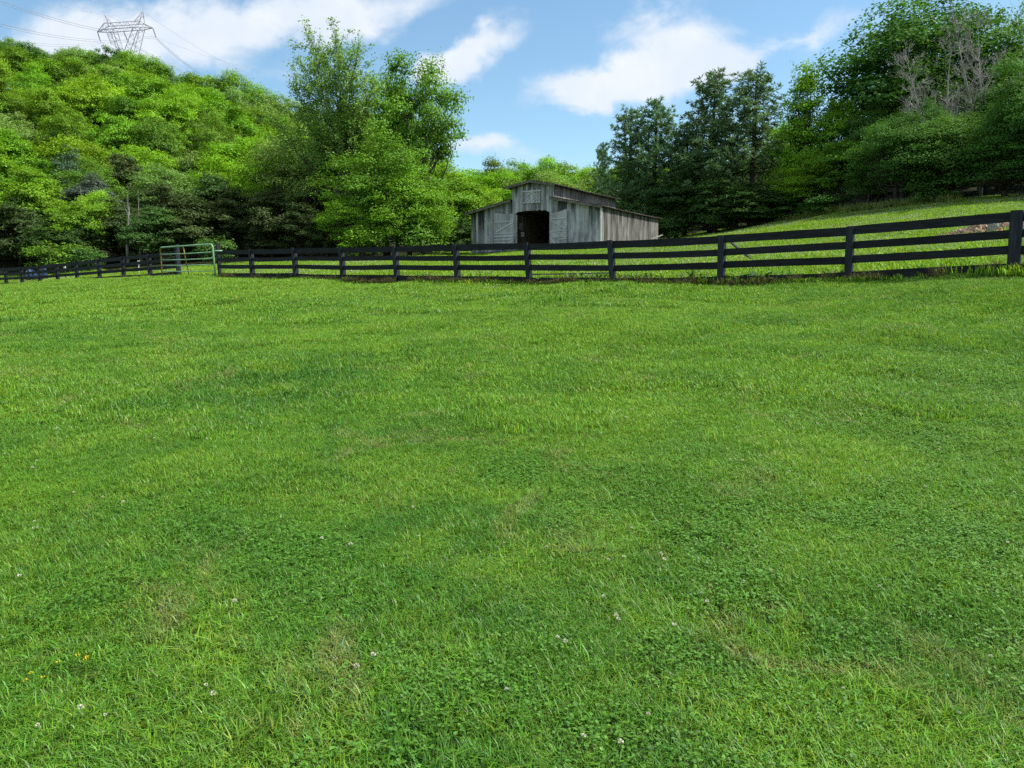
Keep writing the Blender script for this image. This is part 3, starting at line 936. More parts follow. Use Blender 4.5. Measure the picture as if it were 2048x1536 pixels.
# the foot of the wooded hill on the left
G_L = 'dark cedars along the foot of the left hill'
for px, top, w, Y, pal, lab in [
        (30, 395, 150, 66, 'dark olive', 'dark olive cedar at the left picture edge'), (118, 425, 130, 63, 'dark green', 'low dark cedar behind the blue heaps'),
        (240, 300, 120, 84, 'dark olive', 'tall dark cedar rising clear of the hillside trees under the pylon'),
        (135, 285, 80, 86, 'blue-green', 'blue-grey narrow cedar on the lower hillside'),
        (232, 392, 150, 66, 'dark olive', 'wide dark cedar behind the left fence, left of the gate'), (330, 352, 150, 72, 'dark olive', 'dark cedar above and behind the green gate'),
        (305, 408, 130, 63, 'dark green', 'dark cedar directly behind the green gate'), (390, 390, 150, 65, 'dark olive', 'dark cedar right of the green gate'),
        (468, 372, 140, 67, 'dark olive', 'dark cedar third from the gate to the right'), (540, 372, 140, 66, 'dark olive', 'dark cedar below the feathery pale tree'),
        (600, 402, 120, 64, 'dark olive', 'dark cedar nearest the low bright tree'), (175, 340, 110, 76, 'grey', 'grey-green cedar behind the wide dark cedar'),
        (-60, 380, 150, 68, 'dark olive', 'dark cedar just past the left picture edge'), (420, 340, 120, 76, 'dark green', 'dark green cedar higher up between lime trees')]:
    tree('cedar', px, top, w, Y, pal, lab, G_L)
G_U = 'light shrubs and young trees at the wood edge'
for key, px, top, w, Y, pal, lab in [
        ('upright', 62, 325, 130, 70, 'bright green', 'bright young tree above the left end of the fence'), ('round', 150, 392, 110, 64, 'bright green', 'bright young tree in front of the blue-grey cedar'),
        ('upright', 8, 350, 100, 72, 'bright green', 'bright young tree at the left picture edge'), ('round', 190, 375, 80, 68, 'lime', 'small lime tree beside the white dead snag'),
        ('shrub', 115, 480, 110, 60, 'mid green', 'spreading green shrub behind the left fence'), ('shrub', 175, 488, 90, 60, 'deep green', 'dim green shrub left of the gate'),
        ('shrub', 430, 470, 80, 61, 'deep green', 'dim shrub behind the gatepost'), ('round', 440, 335, 90, 78, 'lime', 'lime tree peeking over the dark cedars right of the gate'),
        ('fine', 520, 330, 100, 76, 'bright green', 'bright tree between the dark cedars and the feathery pale tree'), ('shrub', 720, 440, 130, 58.5, 'bright green', 'bright shrub at the fence below the fine-leaved tree'),
        ('shrub', 850, 440, 120, 58.5, 'mid green', 'green shrub beside the left barn wall'), ('shrub', 1660, 385, 110, 60, 'deep green', 'dim shrub under the narrow leafy tree'),
        ('shrub', 1340, 430, 90, 70, 'deep green', 'dim shrub at the right end of the barn'), ('shrub', 1870, 345, 110, 52, 'deep green', 'dim shrub behind the right field edge')]:
    tree(key, px, top, w, Y, pal, lab, G_U)
for px, top, w, Y, lab in [(246, 372, 40, 63.5, 'forked white dead snag among the dark cedars'), (272, 376, 30, 63, 'thin white dead snag right of the forked one'), (170, 372, 34, 67, 'broken white dead snag beside the small lime tree')]:
    tree('snag', px, top, w, Y, 'grey', lab, 'white dead snags', 0)

# ------------------------------------------------------------------ the wooded hillside
auto = []
SKX = [-200, 0, 40, 70, 150, 215, 300, 340, 400, 440, 500, 560, 640, 900, 1000, 1250, 1300, 1720, 1800, 2400]
SKY = [64, 62, 72, 92, 90, 94, 104, 124, 140, 136, 168, 192, 235, 318, 312, 318, 330, 300, 60, -40]


def fill(rows, x0, x1, kinds, pals, band, region, dens=.80, hgt=(9, 13), skyline=None):
    for Y in rows:
        step = 8.6 * F / Y * dens
        px = x0 + R.uniform(0, step)
        while px < x1:
            a, _ = ray(px, 300)
            z = gz(a * Y, Y)
            h = R.uniform(*hgt) * (.80 if Y < 100 and px < 650 else 1)
            top = max(proj((a * Y, Y, z + h))[1], float(np.interp(px, SKX, SKY)) + R.uniform(-10, 26))
            w = R.uniform(7, 10.2) * F / Y
            pal = R.choice(pals(px, Y) if callable(pals) else pals)
            auto.append((R.choice(kinds), px, top, w, Y + R.uniform(-3, 3), pal, band(Y), region(px)))
            px += step * R.uniform(.75, 1.25)


def hill_pal(px, Y):
    if Y > 150:
        return ['mid green', 'mid green', 'deep green', 'bright green', 'bright green', 'pale green']
    return ['lime', 'lime', 'lime', 'yellow-green', 'bright green', 'bright green', 'bright green', 'mid green', 'mid green', 'pale green']


def hreg(px):
    return 'at the left picture edge' if px < 110 else 'below the pylon' if px < 330 else 'right of the pylon' if px < 480 else 'left of the tall airy tree' if px < 640 else 'behind the tall airy tree'


def hband(Y):
    return 'on the lower hillside' if Y < 100 else 'halfway up the hillside' if Y < 132 else 'high on the hillside' if Y < 160 else 'on the hill crest'


fill([83, 94, 108, 123, 140, 157, 173], -120, 650, ['round', 'round', 'round', 'upright', 'fine'], hill_pal, hband, hreg)
fill([112, 126, 142], 650, 900, ['round', 'upright', 'fine'], hill_pal, hband, hreg)
LOWP = ['lime', 'bright green', 'bright green', 'pale green', 'mid green']
fill([92, 104, 118, 133], 885, 1260, ['round', 'fine', 'round', 'upright'], LOWP, lambda Y: 'in the wood behind the barn' if Y < 110 else 'far behind the barn', lambda px: 'left of its ridge' if px < 1060 else 'right of its ridge', hgt=(8, 10.5))
fill([88, 102, 118], 1240, 1720, ['round', 'upright', 'round'], ['lime', 'bright green', 'bright green', 'mid green'], lambda Y: 'glimpsed through', lambda px: 'the pines' if px < 1560 else 'the trees behind the poplar', hgt=(8.5, 11))
fill([64, 80], 1720, 2300, ['round', 'upright'], ['deep green', 'mid green'], lambda Y: 'deep inside', lambda px: 'the dark wood on the right', hgt=(9, 12))
for px, top, w, lab in [(512, 166, 95, 'crest tree where the hill skyline starts to fall'), (556, 186, 95, 'bright crest tree left behind the feathery pale tree'), (598, 206, 100, 'pale crest tree behind the feathery pale tree'), (218, 90, 80, 'deep green crest tree covering the left leg of the pylon'), (262, 93, 75, 'bright crest tree covering the right leg of the pylon'),
                       (302, 112, 80, 'crest tree just right of the pylon'), (165, 92, 90, 'pale crest tree just left of the pylon'), (40, 82, 90, 'dark crest tree near the left picture edge'), (462, 138, 90, 'crest tree standing out at the right end of the hill skyline'), (395, 140, 80, 'crest tree between the pylon and the right end of the hill skyline')]:
    tree('round', px, top, w, 171, 'pale green' if 'pale' in lab else 'deep green' if 'd' == lab[0] else 'bright green', lab, 'trees of the surrounding woods')
tree('upright', 990, 308, 95, 96, 'olive', 'olive tree rising behind the left slope of the barn roof')
for px, top, w, pal, lab in [(1042, 310, 90, 'bright green', 'bright tree straight behind the barn ridge peak'), (1090, 308, 95, 'lime', 'lime tree behind the middle of the barn roof'),
                            (1140, 316, 95, 'bright green', 'bright tree behind the right half of the barn roof'), (1186, 322, 90, 'lime', 'lime tree between the barn roof end and the small pine')]:
    tree('round', px, top, w, 108, pal, lab, 'trees of the surrounding woods')
SH = {'round': 'rounded', 'upright': 'upright', 'fine': 'fine-leaved'}
bucket = {}
for key, px, top, w, Y, pal, band, reg_ in auto:
    bucket.setdefault((key, pal, band, reg_), []).append((px, top, w, Y))
ORD = ['leftmost', 'second from left', 'third from left', 'fourth from left', 'fifth from left', 'sixth from left', 'seventh from left', 'eighth from left', 'ninth from left', 'tenth from left']
for (key, pal, band, reg_), items in bucket.items():
    items.sort()
    for q, (px, top, w, Y) in enumerate(items):
        lab = f'{SH[key]} {pal} tree {band} {reg_}'
        if len(items) > 1:
            lab = ORD[min(q, 9)] + ' ' + lab if q < len(items) - 1 or len(items) > 9 else 'rightmost ' + lab
        tree(key, px, top, w, Y, pal, lab, 'trees of the surrounding woods', jit=.16)

# ------------------------------------------------------------------ fences
dirF = (at(435, 500, fence_depth(10)) - at(2037, 500, fence_depth(0))); dirF.z = 0; dirF.normalize()
nF = Vector((dirF.y, -dirF.x, 0))              # away from the camera
RAILS = [(1.19, .19), (.865, .16), (.555, .165), (.205, .19)]


def fence(name, posts, label, lean):
    p0 = at(posts[0][1], posts[0][2], fence_depth(posts[0][0]))
    root = empty(name, (p0.x, p0.y, p0.z - FH))
    tops = []
    for k, px, py in posts:
        q = at(px, py, fence_depth(k)) - Vector((p0.x, p0.y, p0.z - FH))
        tops.append(q)
    for i, q in enumerate(tops):
        L = dirF * lean(posts[i][0])
        base = q - Vector((0, 0, FH))
        # square post behind the boards, and the face board nailed over the board ends
        mb = MB(); w = .125
        big = posts[i][0] in (0, 10, 11.25)
        if posts[i][0] == 0:
            w = .19
        up = FH - .06 + (.02 if not big else .08)
        if posts[i][0] in (10, 11.25):
            up = FH + .30
        c = base + nF * (.016 + w / 2)
        mb.prism([c - dirF * w / 2 - nF * w / 2 - Vector((0, 0, .35)), c + dirF * w / 2 - nF * w / 2 - Vector((0, 0, .35)), c + dirF * w / 2 + nF * w / 2 - Vector((0, 0, .35)), c - dirF * w / 2 + nF * w / 2 - Vector((0, 0, .35))],
                 L * (up + .35) / FH + Vector((0, 0, up + .35)))
        post = mb.build('post', M['black_post'], root)
        mb = MB(); w = .15 if posts[i][0] else .21
        c = base - nF * .036
        h = .02
        if posts[i][0] != 10:
            mb.prism([c - dirF * w / 2 - nF * h - Vector((0, 0, .05)), c + dirF * w / 2 - nF * h - Vector((0, 0, .05)), c + dirF * w / 2 + nF * h - Vector((0, 0, .05)), c - dirF * w / 2 + nF * h - Vector((0, 0, .05))],
                     L * (FH + .06) / FH + Vector((0, 0, FH + .055 + R.uniform(-.01, .015))))
            mb.build('face_board', M['black_post'], root)
    for i in range(len(tops) - 1):
        A, B = tops[i] - Vector((0, 0, FH)), tops[i + 1] - Vector((0, 0, FH))
        la, lb = lean(posts[i][0]), lean(posts[i + 1][0])
        for zt, hh in RAILS:
            mb = MB()
            s0, s1 = R.uniform(-.013, .013), R.uniform(-.013, .013)
            sag = R.uniform(-.01, .02)
            ov = .01
            nseg = 5
            ring = []
            for s in range(nseg + 1):
                f = s / nseg
                p = A.lerp(B, f) + dirF * ((la * (1 - f) + lb * f) * zt / FH) + Vector((0, 0, zt - hh / 2 + s0 * (1 - f) + s1 * f - sag * math.sin(math.pi * f)))
                p += dirF * (ov if s == 0 else -ov if s == nseg else 0)
                hj = hh / 2 * (1 + R.uniform(-.05, .05))
                off = nF * (R.uniform(-.006, .006) if 0 < s < nseg else 0)
                ring.append([p + off - nF * .014 - Vector((0, 0, hj)), p + off + nF * .014 - Vector((0, 0, hj)), p + off + nF * .014 + Vector((0, 0, hj)), p + off - nF * .014 + Vector((0, 0, hj))])
            vs = [v for r_ in ring for v in r_]
            fs = [(0, 1, 2, 3), tuple(nseg * 4 + q for q in (3, 2, 1, 0))]
            for s in range(nseg):
                for q in range(4):
                    a_, b_ = s * 4 + q, s * 4 + (q + 1) % 4
                    fs.append((a_, a_ + 4, b_ + 4, b_))
            mb.add(vs, fs)
            mb.build('rail', M['black_rail'], root)
    tag(root, label, 'fence', 'black board fences')
    return root


fence('board_fence', [(-1.02, 2483, 402)] + RIGHT_POSTS, 'weathered black four-board fence running from the gate to the right in front of the barn', lambda k: .02 if k < 2.5 else .115 if k < 5 else .085)
fence('board_fence', LEFT_POSTS, 'weathered black board fence dropping away left of the green gate', lambda k: .07)

# gate
gr_b = at(431, 556, 34.0); gl_b = at(325, 556, 36.6)
gr_t = at(425, 488, 34.0); gl_t = at(320, 495, 36.6)
gorg = gr_b.copy(); gate = empty('farm_gate', gorg)


def gp(u, v):                                   # u 0 right..1 left, v 0 bottom..1 top
    return (gr_b * (1 - u) + gl_b * u) * (1 - v) + (gr_t * (1 - u) + gl_t * u) * v - gorg


mb = MB()
pts = [gp(0, 0), gp(0, .5), gp(0, .9)]
for a_ in np.linspace(0, math.pi / 2, 5):
    pts.append(gp(.045 * (1 - math.cos(a_)), .9 + .1 * math.sin(a_)))
pts += [gp(.5, 1), gp(.96, 1), gp(.985, .985)]
mb.tube(pts, .036, 8); mb.build('frame', M['gate'], gate, True)
mb = MB(); mb.tube([gp(.985, .985), gp(1, .95), gp(1, .5), gp(1, -.04)], .03, 8); mb.build('end_tube', M['gate_rust'], gate, True)
for v in (.765, .58, .40, .21, .07):
    mb = MB(); mb.tube([gp(.0, v), gp(.5, v - .008), gp(1, v + .012)], 0.025 if v > .3 else .02, 8); mb.build('cross_tube', M['gate'], gate, True)
mb = MB(); mb.tube([gp(.535, 1) + Vector((0, -.035, 0)), gp(.5, .4) + Vector((0, -.035, 0))], .026, 6); mb.build('brace', M['gate_rust'], gate, True)
mb = MB(); mb.tube([gp(.49, .4) + Vector((0, -.035, 0)), gp(.47, -.06) + Vector((0, -.035, 0))], .016, 6); mb.build('brace', M['dark_iron'], gate, True)
mb = MB(); mb.tube([gp(.02, .8), gp(-.05, .8) + nF * .3], .03, 6); mb.build('hinge', M['gate'], gate, True)
tag(gate, 'green tubular steel farm gate with a rusty left end, hung between two black fences', 'gate')

# fence along the wood on the right: slim posts and wire
wp = [(1455, 462), (1545, 450), (1640, 440), (1678, 434), (1735, 428), (1800, 418), (1880, 410), (1960, 402), (2040, 396), (2130, 388)]
P = []
for px, py in wp:
    a, _ = ray(px, py); Y = np.interp(a, TLU, TLY) - 1.2
    P.append(Vector((a * Y, Y, gz(a * Y, Y))))
wf = empty('wire_fence', P[0])
for q in P:
    mb = MB(); q = q - P[0]; mb.tube([q - Vector((0, 0, .3)), q + Vector((R.uniform(-.05, .05), 0, 1.35))], .045, 6); mb.build('post', M['bark'], wf)
for h in (.5, .85, 1.2):
    mb = MB(); mb.tube([q - P[0] + Vector((0, 0, h)) for q in P], .006, 4); mb.build('wire', M['dark_iron'], wf)
tag(wf, 'slim posts and wire fence along the dark wood above the right field', 'fence')

# ------------------------------------------------------------------ barn
barn = empty('barn', BO, BANG)
FL, FR, CLX, CRX = -11.0, 0.0, -7.27, -3.9
SE, ST, CE, AP = 2.93, 3.69, 4.64, 4.95
DEP = 11.5


def zroof(x):
    if x > CRX:
        return ST + (SE - ST) * (x - CRX) / (FR - CRX)
    if x < CLX:
        return ST + (SE - ST) * (CLX - x) / (CLX - FL)
    m_ = (CLX + CRX) / 2
    return AP - (AP - CE) * abs(x - m_) / ((CRX - CLX) / 2)


def boards(mb, p, d, n, L, zb, zt, w=.2, th=.025, gap=.008, stain=(.25, .75), skip=0.0, tone=(.1, .95), ragged=.03):
    """vertical boards: start p (x,y), unit direction d, outward normal n, length L; zb/zt functions of distance"""
    s = 0.0
    while s < L - .02:
        ww = min(w * R.uniform(.72, 1.28), L - s)
        if R.random() >= skip:
            a, b = s + gap / 2, s + ww - gap / 2
            off = R.uniform(0, .014)
            zb0, zb1, z0, z1 = zb(a), zb(b), zt(a), zt(b)
            rg = R.uniform(-ragged, ragged)
            q = lambda u, z: Vector((p[0] + d[0] * u + n[0] * off, p[1] + d[1] * u + n[1] * off, z))
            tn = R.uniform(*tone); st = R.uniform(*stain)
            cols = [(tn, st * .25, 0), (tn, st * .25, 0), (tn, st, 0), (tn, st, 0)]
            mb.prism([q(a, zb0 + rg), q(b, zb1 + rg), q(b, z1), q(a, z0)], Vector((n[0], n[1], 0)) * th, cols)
        s += ww


OPL, OPR = -7.07, -4.09


def arch(x):
    f = abs((x - (OPL + OPR) / 2) / ((OPR - OPL) / 2))
    return 2.88 - .22 * max(0, f) ** 5


mb = MB()
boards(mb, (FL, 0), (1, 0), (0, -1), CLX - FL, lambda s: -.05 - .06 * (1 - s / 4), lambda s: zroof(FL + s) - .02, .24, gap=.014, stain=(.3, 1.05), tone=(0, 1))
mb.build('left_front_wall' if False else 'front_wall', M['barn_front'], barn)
mb = MB()
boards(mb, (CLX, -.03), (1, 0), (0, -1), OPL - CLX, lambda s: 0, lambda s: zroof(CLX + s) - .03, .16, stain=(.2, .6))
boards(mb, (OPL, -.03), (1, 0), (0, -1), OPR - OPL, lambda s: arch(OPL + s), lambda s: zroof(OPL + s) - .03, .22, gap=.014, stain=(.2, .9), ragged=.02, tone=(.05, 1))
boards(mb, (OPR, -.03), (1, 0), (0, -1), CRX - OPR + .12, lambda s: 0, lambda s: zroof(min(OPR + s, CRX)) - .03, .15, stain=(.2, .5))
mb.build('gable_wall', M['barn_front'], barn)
mb = MB()
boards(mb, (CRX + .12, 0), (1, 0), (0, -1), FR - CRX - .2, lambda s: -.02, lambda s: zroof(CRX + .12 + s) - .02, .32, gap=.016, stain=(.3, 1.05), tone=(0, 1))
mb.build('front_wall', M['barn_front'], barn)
sag = lambda s: SE - .08 * (s / DEP) - .05 * math.sin(math.pi * s / DEP)
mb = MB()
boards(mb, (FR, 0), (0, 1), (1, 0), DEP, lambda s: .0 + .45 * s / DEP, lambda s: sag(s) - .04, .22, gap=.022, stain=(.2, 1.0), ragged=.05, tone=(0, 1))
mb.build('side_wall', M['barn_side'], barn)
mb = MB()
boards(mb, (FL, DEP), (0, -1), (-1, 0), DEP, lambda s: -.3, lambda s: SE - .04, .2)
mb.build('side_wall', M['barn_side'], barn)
for xx, nx in ((CRX, 1), (CLX, -1)):
    mb = MB()
    boards(mb, (xx, 0.02 if nx > 0 else DEP), (0, nx), (nx, 0), DEP, lambda s: ST - .15, lambda s: CE - .02, .17, gap=.03, stain=(.0, .4), tone=(.3, 1.0))
    mb.build('clerestory_wall', M['barn_side'], barn)
mb = MB()
boards(mb, (FR, DEP), (-1, 0), (0, 1), -FL, lambda s: -.1, lambda s: zroof(-s) - .05, .22)
mb.build('back_wall', M['barn_side'], barn)
# inside: aisle partitions, loft floor, dirt floor slab
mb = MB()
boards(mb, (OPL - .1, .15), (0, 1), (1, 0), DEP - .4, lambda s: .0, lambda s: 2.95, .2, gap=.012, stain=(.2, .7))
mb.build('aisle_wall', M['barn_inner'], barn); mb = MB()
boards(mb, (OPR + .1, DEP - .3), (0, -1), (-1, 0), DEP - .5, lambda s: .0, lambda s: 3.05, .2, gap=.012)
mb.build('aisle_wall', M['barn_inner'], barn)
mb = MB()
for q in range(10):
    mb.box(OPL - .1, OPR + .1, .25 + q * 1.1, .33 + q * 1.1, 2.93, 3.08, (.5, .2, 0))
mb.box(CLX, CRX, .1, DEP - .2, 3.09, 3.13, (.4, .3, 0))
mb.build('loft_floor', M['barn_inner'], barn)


def roof(xa, za, xb, zb, y0, y1, nm, drop=0.0, th=.05):
    """corrugated tin slope from ridge side (xa) to eave side (xb)"""
    mb = MB(); n = 60
    vs, fs = [], []
    d = Vector((xb - xa, 0, zb - za)).normalized(); up = Vector((-d.z, 0, d.x)) * (1 if d.x > 0 else -1)
    for i in range(n + 1):
        yv = y0 + (y1 - y0) * i / n
        w = .018 * math.cos(i * math.pi)
        f = i / n
        for t_, xz in ((0, (xa, za)), (.5, ((xa + xb) / 2, (za + zb) / 2)), (1, (xb, zb - drop * f - .04 * math.sin(math.pi * f)))):
            jit = R.uniform(-.012, .012)
            vs.append(Vector((xz[0], yv, xz[1] + w + jit)))
            vs.append(Vector((xz[0], yv, xz[1] + w + jit - th)))
    for i in range(n):
        b = i * 6
        for k in (0, 2):
            fs.append((b + k, b + k + 2, b + 6 + k + 2, b + 6 + k)); fs.append((b + k + 1, b + 6 + k + 1, b + 6 + k + 3, b + k + 3))
        fs.append((b + 4, b + 5, b + 11, b + 10)); fs.append((b, b + 6, b + 7, b + 1))
    fs.append((0, 1, 3, 2)); fs.append((2, 3, 5, 4)); e = n * 6; fs.append((e, e + 2, e + 3, e + 1)); fs.append((e + 2, e + 4, e + 5, e + 3))
    mb.add(vs, fs)
    r_ = mb.build(nm, M['tin'], barn)
    # rafter tails and the verge board belong to the roof
    mb = MB()
    for i in range(13):
        f = (i + .3) / 13; yv = y0 + .45 + (y1 - y0 - .8) * f
        zz = zb - drop * f - .04 * math.sin(math.pi * f)
        mb.bar((xa + (xb - xa) * .62, yv, za + (zz - za) * .62 - .12), (xb - (.2 if xb > xa else -.2), yv, zz + (za - zb) * .2 / abs(xb - xa) - .1), .06, .11)
    mb.build('rafter_tails', M['verge'], r_)
    return r_


xm = (CLX + CRX) / 2
slope = (AP - CE) / ((CRX - CLX) / 2)
r1 = roof(xm, AP + .09, CRX + .40, CE + .09 - slope * .40, -.42, DEP + .45, 'roof', .0)
r2 = roof(xm, AP + .09, CLX - .55, CE + .09 - slope * .55, -.42, DEP + .45, 'roof', .0)
ss = (ST - SE) / (FR - CRX)
r3 = roof(CRX + .03, ST + .06, FR + .22, SE + .06 - ss * .22, -.42, DEP + .4, 'shed_roof', .08)
r4 = roof(CLX - .03, ST + .06, FL - .5, SE + .06 - ss * .5, -.42, DEP + .4, 'shed_roof', 0)
for r_, a_, b_ in ((r1, (xm, -.44, AP + .0), (CRX + .38, -.44, CE - slope * .38)), (r2, (xm, -.44, AP + .0), (CLX - .53, -.44, CE - slope * .53)),
                   (r3, (CRX - .05, -.44, ST - .04), (FR + .20, -.44, SE - ss * .20 - .04)), (r4, (CLX + .02, -.44, ST - .04), (FL - .48, -.44, SE - ss * .48 - .04))):
    mb = MB(); mb.bar(a_, b_, .03, .16); mb.build('verge_board', M['verge'], r_)
mb = MB(); mb.box(-.09, .05, -.055, -.002, -.02, SE - .12, (.9, 0, 0)); mb.build('corner_board', M['white_board'], barn)
# doors swung flat against the front


def door(hx, ang_, wdt, hgt, dirx, ztop_slope, z0):
    e = bpy.data.objects.new('door', None)
    mb = MB()
    boards(mb, (0, 0), (dirx, 0), (0, -1), wdt, lambda s: .0, lambda s: hgt + ztop_slope * s - .05 * math.sin(s * 3), .2, stain=(0, .25), tone=(.45, 1.0))
    dr = mb.build('door', M['barn_trim'], barn)
    dr.location = (hx, -.07, z0); dr.rotation_euler = (0, 0, ang_)
    bpy.data.objects.remove(e)

    def brace(a_, b_, w=.13):
        m2 = MB(); m2.bar((a_[0] * dirx, -.055, a_[1]), (b_[0] * dirx, -.055, b_[1]), .03, w, col=(R.uniform(.5, 1), 0, 0))
        m2.build('brace', M['barn_brace'], dr)
    return brace


bL = door(-7.12, .05, 1.72, 2.62, -1, .02, .12)
for v in (2.05, 1.18, .98, .72):
    bL((.03, v), (1.68, v - .03))
bL((.06, 1.98), (1.54, 1.27)); bL((1.1, .5), (1.68, .48), .1); bL((.04, .66), (.9, .08))
bR = door(-4.03, -.10, 1.45, 2.54, 1, .11, .1)
for v in (2.12, 1.22, 1.05, .80):
    bR((.03, v), (1.4, v + .02))
bR((.03, 2.02), (1.34, 1.36)); bR((.8, .62), (1.4, .66), .1); bR((.03, .72), (.75, .05)); bR((.1, .9), (1.3, .95), .2)
# loft door battens
mb = MB()
boards(mb, (-6.22, -.058), (1, 0), (0, -1), 1.30, lambda s: 3.40, lambda s: 4.36, .19, th=.02, stain=(.0, .4), tone=(.4, 1))
ld = mb.build('loft_door', M['barn_trim'], barn)
for a_, b_ in (((-6.34, 4.27), (-4.80, 4.27)), ((-6.34, 3.47), (-4.84, 3.47)), ((-5.98, 3.36), (-5.98, 4.44)), ((-5.58, 3.36), (-5.58, 4.46)), ((-5.18, 3.36), (-5.18, 4.44)),
               ((-5.62, 4.22), (-5.94, 3.95)), ((-5.54, 4.22), (-5.22, 3.95)), ((-5.94, 3.72), (-5.68, 3.50)), ((-5.22, 3.72), (-5.48, 3.50))):
    vert = abs(a_[0] - b_[0]) < .01
    mb = MB(); mb.bar((a_[0], -.105 - (.0 if vert else .03), a_[1]), (b_[0], -.105 - (.0 if vert else .03), b_[1]), .028, .085, up=(0, 0, 1) if not vert else (1, 0, 0), col=(R.uniform(.5, 1), 0, 0))
    mb.build('batten', M['barn_brace'], ld)
# opening frame, sill beam, foundation
mb = MB(); mb.box(OPL - .02, OPL + .1, .02, .16, 0, 2.66, (.8, 0, 0)); mb.box(OPR - .08, OPR + .04, .02, .16, 0, 2.62, (.2, .3, 0)); mb.build('door_frame', M['barn_trim'], barn)
mb = MB(); mb.box(FL, OPL - .03, -.05, .14, -.22, -.11, (.3, .3, 0)); mb.build('sill_beam', M['verge'], barn)
mb = MB()
xx = FL
while xx < CLX - 1.7:
    wv = R.uniform(.3, .6)
    for zz in (-.75, -.5):
        o_ = R.uniform(-.03, .03)
        mb.box(xx, xx + wv - .02, -.12 + o_, .2, zz, zz + .24, (R.random(), 0, 0))
    xx += wv
for yy_ in np.arange(0.2, 11, .5):
    mb.box(-.25, .08 + R.uniform(-.03, .03), yy_, yy_ + .46, -.3, .05 + .4 * yy_ / DEP, (R.random(), 0, 0))
mb.build('foundation', M['stone'], barn)
mb = MB()
for q in range(7):
    mb.box(-8.9 + q * .26, -8.9 + q * .26 + .24, -.22, -.16, -.62, -.16 + R.uniform(-.02, .02), (R.random(), 0, 0))
mb.build('skirt_boards', M['red_board'], barn)
tag(barn, 'weathered grey board barn with raised centre, open double doors and tin roofs', 'barn')


def bl2w(x_, y_, z_):
    return BO + BX * x_ + BY * y_ + Vector((0, 0, z_))


em = empty('electric_meter', bl2w(OPL + .45, .3, 0), BANG)
mb = MB(); mb.tube([(0, 0, 0), (0, 0, 2.6)], .03, 8); mb.tube([(.16, 0, 0), (.16, 0, .9)], .025, 8); mb.build('conduit', M['dark_iron'], em, True)
mb = MB(); mb.box(-.15, .17, -.16, -.04, 1.5, 2.0); mb.tube([(0, -.16, 1.75), (0, -.3, 1.75)], [.13, .1], 14); mb.build('meter_head', M['dark_iron'], em)
mb = MB(); mb.box(-.04, .22, -.14, -.04, 1.0, 1.35); mb.box(-.02, .20, -.155, -.14, 1.02, 1.33); mb.build('box', M['verge'], em)
tag(em, 'dark electric meter with a pale box and pipes inside the barn doorway', 'meter')

# loose timber
for a_, b_, w, h, mt, lab in [
        (at(1464, 486, 26.5), at(1509, 523, 25.0), .10, .05, 'black_post', 'loose rail slanting to the ground behind the fence, right of centre'),
        (at(1062, 549, 23.5), at(1226, 546, 22.4), .10, .045, 'stone', 'pale plank lying in the weeds behind the fence in front of the barn'),
        (at(1716, 545, 17.6), at(1748, 546, 17.3), .12, .035, 'black_post', 'short dark offcut lying behind the second post from the right'),
        (at(1303, 479, 61), at(1324, 470, 62), .20, .05, 'stone', 'grey board leaning at the right rear corner of the barn')]:
    c_ = (a_ + b_) / 2
    mb = MB(); mb.bar(a_ - c_, b_ - c_, w, h); nn = 'loose_plank'
    o = mb.build(nn, M[mt]); o.location = c_
    tag(o, lab, 'plank', 'loose timbers')

# heaps behind the left fence, marker posts
for px, py, Y, w, h, mt, nm, lab, cat in [
        (63, 546, 55, .42, .40, 'blue', 'blue_tarp', 'wider crumpled blue tarp heap behind the far left fence', 'tarp'), (88, 545.5, 55, .26, .42, 'blue', 'blue_tarp', 'narrower crumpled blue tarp heap behind the far left fence', 'tarp'),
        (2000, 468.5, 30.2, .10, .11, 'orange', 'orange_bag', 'small orange bag in front of the brush pile', 'bag'),
        (1986, 468, 30.6, .22, .26, 'stone', 'grey_stone', 'grey stone beside the orange bag in the brush pile', 'stone')]:
    if px > 1000:
        q = hit(px, py, 16, 60); Y = q.y
    q = at(px, py, Y); g = gz(q.x, Y)
    rs = np.random.default_rng(int(px))
    mb = MB(); vs, fs = [], []
    nu, nv = 16, 9
    for i in range(nv):
        f_ = math.pi * i / (nv - 1)
        for j_ in range(nu):
            th = 2 * math.pi * j_ / nu
            k = 1 + rs.normal() * .13
            vs.append((w * math.sin(f_) * math.cos(th) * k, w * .8 * math.sin(f_) * math.sin(th) * k, h * (1 + math.cos(f_)) * k))
    for i in range(nv - 1):
        for j_ in range(nu):
            fs.append((i * nu + j_, i * nu + (j_ + 1) % nu, (i + 1) * nu + (j_ + 1) % nu, (i + 1) * nu + j_))
    mb.add(vs, fs)
    o = mb.build(nm, M[mt]); o.location = (q.x, Y, g - .06)
    tag(o, lab, cat)
for px, py, Y, h, lab in [(130, 541, 54, 1.0, 'thin marker stake with a white top behind the left fence'), (278, 541, 53, .95, 'short white stake seen through the left fence beside the gate')]:
    q = at(px, py, Y); g = gz(q.x, Y)
    e = empty('marker_stake', (q.x, Y, g))
    mb = MB(); mb.tube([(0, 0, -.2), (0, 0, h * .75)], .03, 6); mb.build('stake', M['white_board' if px > 200 else 'bark'], e)
    mb = MB(); mb.box(-.06, .06, -.03, .03, h * .72, h + .05); mb.build('cap', M['white_board'], e)
    tag(e, lab, 'stake')
